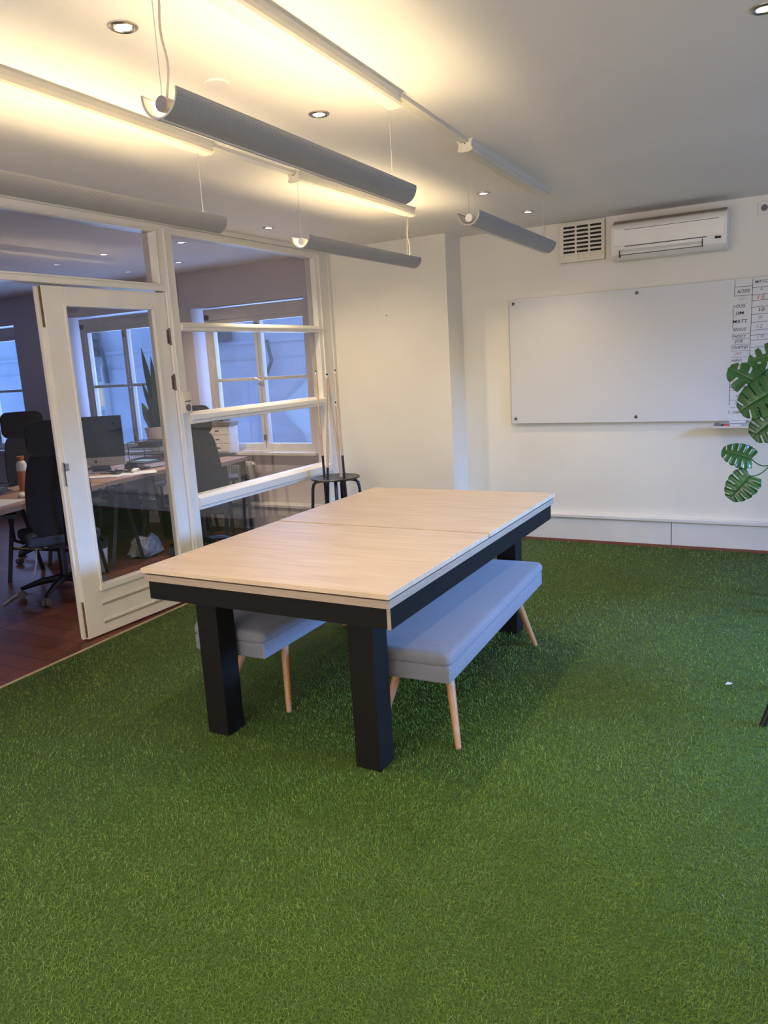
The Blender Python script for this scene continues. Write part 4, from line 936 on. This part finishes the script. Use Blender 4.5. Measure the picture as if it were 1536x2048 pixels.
ap.add([(x, -0.0048, 0.097 + z) for x, z in pts] + [(x, -0.0038, 0.097 + z) for x, z in pts], [tuple(range(nn_)), tuple(reversed(range(nn_, 2 * nn_)))] + [(i, (i + 1) % nn_, nn_ + (i + 1) % nn_, nn_ + i) for i in range(nn_)])
ap.tube([(0.001, -0.0043, 0.110), (0.006, -0.0043, 0.117)], 0.0022, 6)
ap.build('apple_mark', 'dark', t, world=False)
tag(MB().box(-0.22, 0.22, -0.06, 0.06, 0, 0.012).xf(Matrix.Translation((-5.27, 4.44, 0.74)) @ Matrix.Rotation(math.radians(28), 4, 'Z')).build('keyboard', 'white', loc=(-5.27, 4.44, 0.74), bevel=0.003), 'white keyboard in front of the silver computer', 'keyboard')
tag(MB().box(-0.16, 0.16, -0.11, 0.11, 0, 0.004).xf(Matrix.Translation((-5.08, 4.74, 0.74)) @ Matrix.Rotation(math.radians(50), 4, 'Z')).build('paper_sheet', 'paper', loc=(-5.08, 4.74, 0.74)), 'white sheet on the desk right of the computer', 'paper')
def soft_pebble(x, y, z, rx, ry, rz_, h): return MB().lathe([(0, 0), (0.9, 0.0), (1, 0.25), (0.85, 0.7), (0.5, 0.95), (0, 1)], (0, 0, 0), 20).xf(Matrix.Translation((x, y, z)) @ Matrix.Rotation(rz_, 4, 'Z') @ Matrix.Diagonal((rx, ry, h, 1)))
tag(soft_pebble(-5.16, 4.80, 0.7445, 0.032, 0.055, 0.3, 0.03).build('computer_mouse', 'white', loc=(-5.16, 4.80, 0.74), smooth=True), 'white mouse on the sheet right of the computer', 'mouse')
tag(soft_pebble(-5.06, 3.60, 0.74, 0.032, 0.055, 0.8, 0.03).build('computer_mouse', 'white', loc=(-5.06, 3.60, 0.74), smooth=True), 'white mouse on the desk in the open doorway', 'mouse')
tag(MB().box(-0.15, 0.15, -0.22, 0.22, 0, 0.004).xf(Matrix.Translation((-4.98, 3.26, 0.74)) @ Matrix.Rotation(0.2, 4, 'Z')).build('paper_sheet', 'paper', loc=(-4.98, 3.26, 0.74)), 'white sheet on the front of the doorway desk', 'paper')
# tangle of dark cables and glasses between computer and sheet
mb = MB(); rnd = random.Random(5)
for k in range(7):
    c = Vector((-5.32 + rnd.uniform(-0.06, 0.12), 4.70 + rnd.uniform(-0.12, 0.2), 0.745)); pts = []
    for i in range(12):
        pts.append((c.x + 0.09 * math.sin(i * 0.8 + k), c.y + 0.014 * i - 0.05 + 0.04 * math.cos(i * 1.3 + k * 2), 0.744 + 0.02 * abs(math.sin(i * 0.7 + k))))
    mb.tube(pts, 0.004, 6)
tag(mb.build('cable_tangle', 'dark', loc=(-5.3, 4.7, 0.74), smooth=True), 'tangle of dark cables lying in front of the computer', 'cables', kind='stuff')
# wire letter tray with black box
t = thing('letter_tray', 'black two-tier wire letter tray on the desk by the window', 'tray', (-5.62, 5.46, 0.74), math.radians(12))
for zt_ in (0.03, 0.15):
    m_ = MB()
    for z in (zt_, zt_ + 0.05): m_.tube([(-0.17, -0.13, z), (0.17, -0.13, z), (0.17, 0.13, z), (-0.17, 0.13, z), (-0.17, -0.13, z)], 0.0035, 6)
    for i in range(15):
        x = -0.17 + 0.34 * i / 14; m_.tube([(x, -0.13, zt_ + 0.05), (x, -0.13, zt_), (x, 0.13, zt_), (x, 0.13, zt_ + 0.05)], 0.002, 4)
    m_.build('wire_basket', 'blackmetal', t, world=False)
m_ = MB()
for x in (-0.17, 0.17):
    for y in (-0.13, 0.13): m_.tube([(x, y, 0), (x, y, 0.20)], 0.004, 6)
m_.build('corner_post', 'blackmetal', t, world=False)
tag(MB().box(-0.10, 0.09, -0.10, 0.08, 0, 0.045).xf(Matrix.Translation((-5.60, 5.46, 0.896)) @ Matrix.Rotation(0.3, 4, 'Z')).build('small_box', 'dark', loc=(-5.6, 5.46, 0.896), bevel=0.003), 'small black box in the upper wire tray', 'box')
t = thing('ring_binder', 'thick black folder with pale page edge lying on the desk', 'folder', (-5.34, 5.10, 0.742), math.radians(-12))
MB().box(-0.16, 0.16, -0.12, 0.12, 0.0, 0.006).box(-0.16, 0.16, -0.12, 0.12, 0.046, 0.052).box(-0.16, 0.05, -0.125, -0.118, 0, 0.052).build('cover', 'dark', t, world=False)
MB().box(-0.155, 0.155, -0.112, 0.115, 0.006, 0.046).build('pages', 'paper', t, world=False)
tag(MB().box(-0.09, 0.09, -0.07, 0.07, 0, 0.006).xf(Matrix.Translation((-5.36, 5.11, 0.7945)) @ Matrix.Rotation(0.1, 4, 'Z')).build('notebook', mat('pale_blue_cover', (0.2, 0.3, 0.42), 0.6), loc=(-5.36, 5.11, 0.7945)), 'thin pale blue notebook on the black folder', 'notebook')
# coral bottle
t = thing('drink_bottle', 'coral bottle with white shoulder and coral cup lid on the doorway desk', 'bottle', (-5.35, 3.83, 0.74))
MB().lathe([(0.0, 0.0), (0.035, 0.0), (0.038, 0.004), (0.038, 0.155), (0, 0.155)], (0, 0, 0), 24).build('body', 'orange', t, world=False, smooth=True)
MB().lathe([(0.038, 0.155), (0.038, 0.205), (0.030, 0.225), (0.022, 0.232), (0, 0.232)], (0, 0, 0), 24).build('shoulder', 'paper', t, world=False, smooth=True)
MB().lathe([(0.021, 0.232), (0.019, 0.242), (0.028, 0.262), (0.028, 0.268), (0, 0.268)], (0, 0, 0), 24).build('cup_lid', 'orange', t, world=False, smooth=True)
# dark clutter boxes beside bottle
t = thing('letter_tray', 'black wire tray with papers left of the coral bottle', 'tray', (-5.42, 3.52, 0.74), math.radians(15))
m_ = MB()
for z in (0.02, 0.075): m_.tube([(-0.13, -0.17, z), (0.13, -0.17, z), (0.13, 0.17, z), (-0.13, 0.17, z), (-0.13, -0.17, z)], 0.004, 6)
for i in range(13):
    y = -0.17 + 0.34 * i / 12; m_.tube([(-0.13, y, 0.075), (-0.13, y, 0.02), (0.13, y, 0.02), (0.13, y, 0.075)], 0.002, 4)
m_.build('wire_basket', 'blackmetal', t, world=False)
MB().box(-0.11, 0.11, -0.15, 0.15, 0.024, 0.05).build('papers', mat('blue_grey_papers', (0.12, 0.16, 0.22), 0.6, var=0.3, scale=25), t, world=False)
# snake plant on the sill
t = thing('potted_snake_plant', 'tall dark snake plant in a white pot on the office window sill', 'plant', (-5.97, 5.93, 0.765))
MB().lathe([(0.0, 0.0), (0.085, 0.0), (0.092, 0.01), (0.135, 0.255), (0.140, 0.275), (0.130, 0.275), (0.122, 0.25), (0, 0.25)], (0, 0, 0), 36).build('pot', 'pot', t, world=False, smooth=True)
MB().lathe([(0, 0.251), (0.12, 0.251), (0.11, 0.256), (0, 0.258)], (0, 0, 0), 24).build('soil', 'soil', t, world=False)
rnd = random.Random(11)
spec = [(-0.02, 0, 0.90, -0.12, 0.0), (0.04, -0.02, 0.80, -0.02, 0.02), (0.06, 0.02, 0.62, 0.05, 0), (-0.06, 0.01, 0.52, -0.16, 0.0), (-0.07, -0.03, 0.30, -0.17, -0.03), (-0.04, 0.03, 0.40, -0.06, 0.02), (0.0, -0.04, 0.34, -0.03, -0.04), (-0.08, 0, 0.20, -0.15, 0.0), (-0.05, -0.05, 0.22, -0.14, -0.06), (0.02, 0.04, 0.45, 0.02, 0.02), (0.07, -0.04, 0.36, 0.09, -0.03), (0.08, 0.02, 0.40, 0.12, 0.02), (0.03, -0.06, 0.28, 0.05, -0.06), (-0.02, -0.02, 0.36, 0.00, -0.03), (0.05, 0.0, 0.34, 0.06, 0.0), (-0.03, -0.05, 0.26, -0.04, -0.05), (0.01, 0.0, 0.30, 0.03, 0.0), (0.09, -0.01, 0.3, 0.11, -0.02), (0.045, -0.05, 0.33, 0.02, -0.05), (0.06, 0.03, 0.31, 0.07, 0.02)]
for (x, y, h_, tx, ty) in spec:
    mb = MB(); n_ = 10; ya_ = rnd.uniform(-0.7, 0.7); wd_ = 0.021 + 0.008 * rnd.random()
    for i in range(n_ + 1):
        u = i / n_; wv = wd_ * (0.75 + 0.6 * math.sin(PI * u * 0.8)) * (1 - u ** 5) + 0.0006
        cxp, cyp, cz = x + (tx - x) * u ** 1.5, y + (ty - y) * u ** 1.5, 0.25 + h_ * 0.93 * u
        a_ = ya_ + 0.8 * u
        for s_ in (-1, 0, 1): mb.v.append((cxp + s_ * wv * math.cos(a_), cyp + s_ * wv * math.sin(a_) + 0.006 * abs(s_), cz))
        for s_ in (1, 0, -1): mb.v.append((cxp + s_ * wv * math.cos(a_), cyp + s_ * wv * math.sin(a_) + 0.006 * abs(s_) + 0.003, cz))
    for i in range(n_):
        for k in range(6): mb.f.append((i * 6 + k, i * 6 + (k + 1) % 6, (i + 1) * 6 + (k + 1) % 6, (i + 1) * 6 + k))
    mb.f.append((5, 4, 3, 2, 1, 0)); mb.build('leaf', 'snake', t, world=False, smooth=True)
# drawer unit on the sill of window_3 with a grey device on top
t = thing('desktop_drawer_unit', 'small white three-drawer unit on the office window sill', 'drawers', (-5.12, 5.93, 0.765))
MB().box(-0.17, 0.13, -0.035, 0.10, 0.0, 0.27).build('body', 'white', t, world=False, bevel=0.004)
for k in range(3):
    d_ = MB().box(-0.155, 0.115, -0.041, -0.035, 0.015 + k * 0.085, 0.092 + k * 0.085).build('drawer', 'white', t, world=False, bevel=0.002)
    MB().box(-0.045, 0.005, -0.0425, -0.041, 0.047 + k * 0.085, 0.058 + k * 0.085).build('handle_slot', 'dark', d_, world=False)
t = thing('label_printer', 'flat dark grey device on top of the white drawer unit', 'device', (-5.12, 5.93, 1.036))
MB().box(-0.18, 0.155, -0.05, 0.10, 0.0, 0.045).build('body', 'greyp', t, world=False, bevel=0.008)
MB().box(-0.16, 0.06, -0.03, 0.09, 0.045, 0.062).build('lid', 'blackmetal', t, world=False, bevel=0.004)
tag(MB().box(-4.93, -4.60, 5.975, 6.03, 0.766, 0.776).build('paper_stack', 'paper', loc=(-4.8, 6.0, 0.766)), 'low stack of white papers on the sill right of the drawer unit', 'papers')

# radiator under window_3
t = thing('radiator', 'cream ribbed radiator under the right office window', 'radiator', (-4.98, YO - 0.06, 0.30))
for k in range(16):
    x = -5.33 + k * 0.0335
    MB().box(x, x + 0.024, YO - 0.115, YO - 0.03, 0.335, 0.675).build('rib', 'rad', t, bevel=0.008)
MB().box(-5.34, -4.79, YO - 0.105, YO - 0.04, 0.345, 0.375).box(-5.34, -4.79, YO - 0.105, YO - 0.04, 0.635, 0.662).build('header_pipe', 'rad', t)
MB().tube([(-4.79, YO - 0.07, 0.65), (-4.76, YO - 0.07, 0.65)], 0.012, 10).tube([(-4.77, YO - 0.07, 0.65), (-4.77, YO - 0.09, 0.66)], 0.016, 10).build('valve', 'white', t)
MB().tube([(-4.79, YO - 0.07, 0.36), (-4.74, YO - 0.07, 0.36), (-4.74, YO - 0.07, 0.262)], 0.009, 8).build('feed_pipe', 'rad', t)

# under-desk objects
tag(MB().tube([(-5.01, 3.28, 0.008), (-5.10, 3.42, 0.010), (-5.16, 3.56, 0.012), (-5.21, 3.68, 0.05), (-5.25, 3.76, 0.16), (-5.27, 3.80, 0.3)], 0.006, 8).build('power_cable', 'white', loc=(-5.1, 3.5, 0.0), smooth=True), 'white cable curving over the brown floor in the doorway', 'cable')
t = thing('waste_bin', 'small pale waste bin under the desk seen through the glazed door', 'bin', (-5.10, 4.20, 0.0))
MB().lathe([(0.0, 0.0), (0.085, 0.0), (0.115, 0.26), (0.112, 0.26), (0.082, 0.006), (0.0, 0.006)], (0, 0, 0), 28).build('bucket', 'pot', t, world=False, smooth=True)
MB().lathe([(0.111, 0.20), (0.118, 0.26), (0.121, 0.262), (0.10, 0.262), (0.108, 0.20)], (0, 0, 0), 28).build('bin_liner', 'dark', t, world=False, smooth=True)
bg = soft_pebble(-5.12, 4.78, 0.0, 0.13, 0.17, 0.2, 0.17)
bg.v = [(x + 0.02 * math.sin(40 * y + 30 * z), y + 0.02 * math.sin(37 * x + 21 * z), max(0.001, z + 0.02 * math.sin(31 * x + 29 * y))) for x, y, z in bg.v]
tag(bg.build('plastic_bag', 'bag', loc=(-5.12, 4.78, 0.0)), 'crumpled white bag on the floor under the computer desk', 'bag')
tag(MB().box(-6.3, -5.9, 5.0, 5.5, 0.0, 0.45).build('storage_box', 'dark', loc=(-6.1, 5.25, 0), bevel=0.01), 'dark storage box under the far desk', 'box')
tag(MB().box(-5.55, -5.20, 5.42, 5.75, 0.0, 0.40).build('computer_tower', 'blackmetal', loc=(-5.4, 5.6, 0), bevel=0.01), 'black computer tower under the short desk', 'computer')
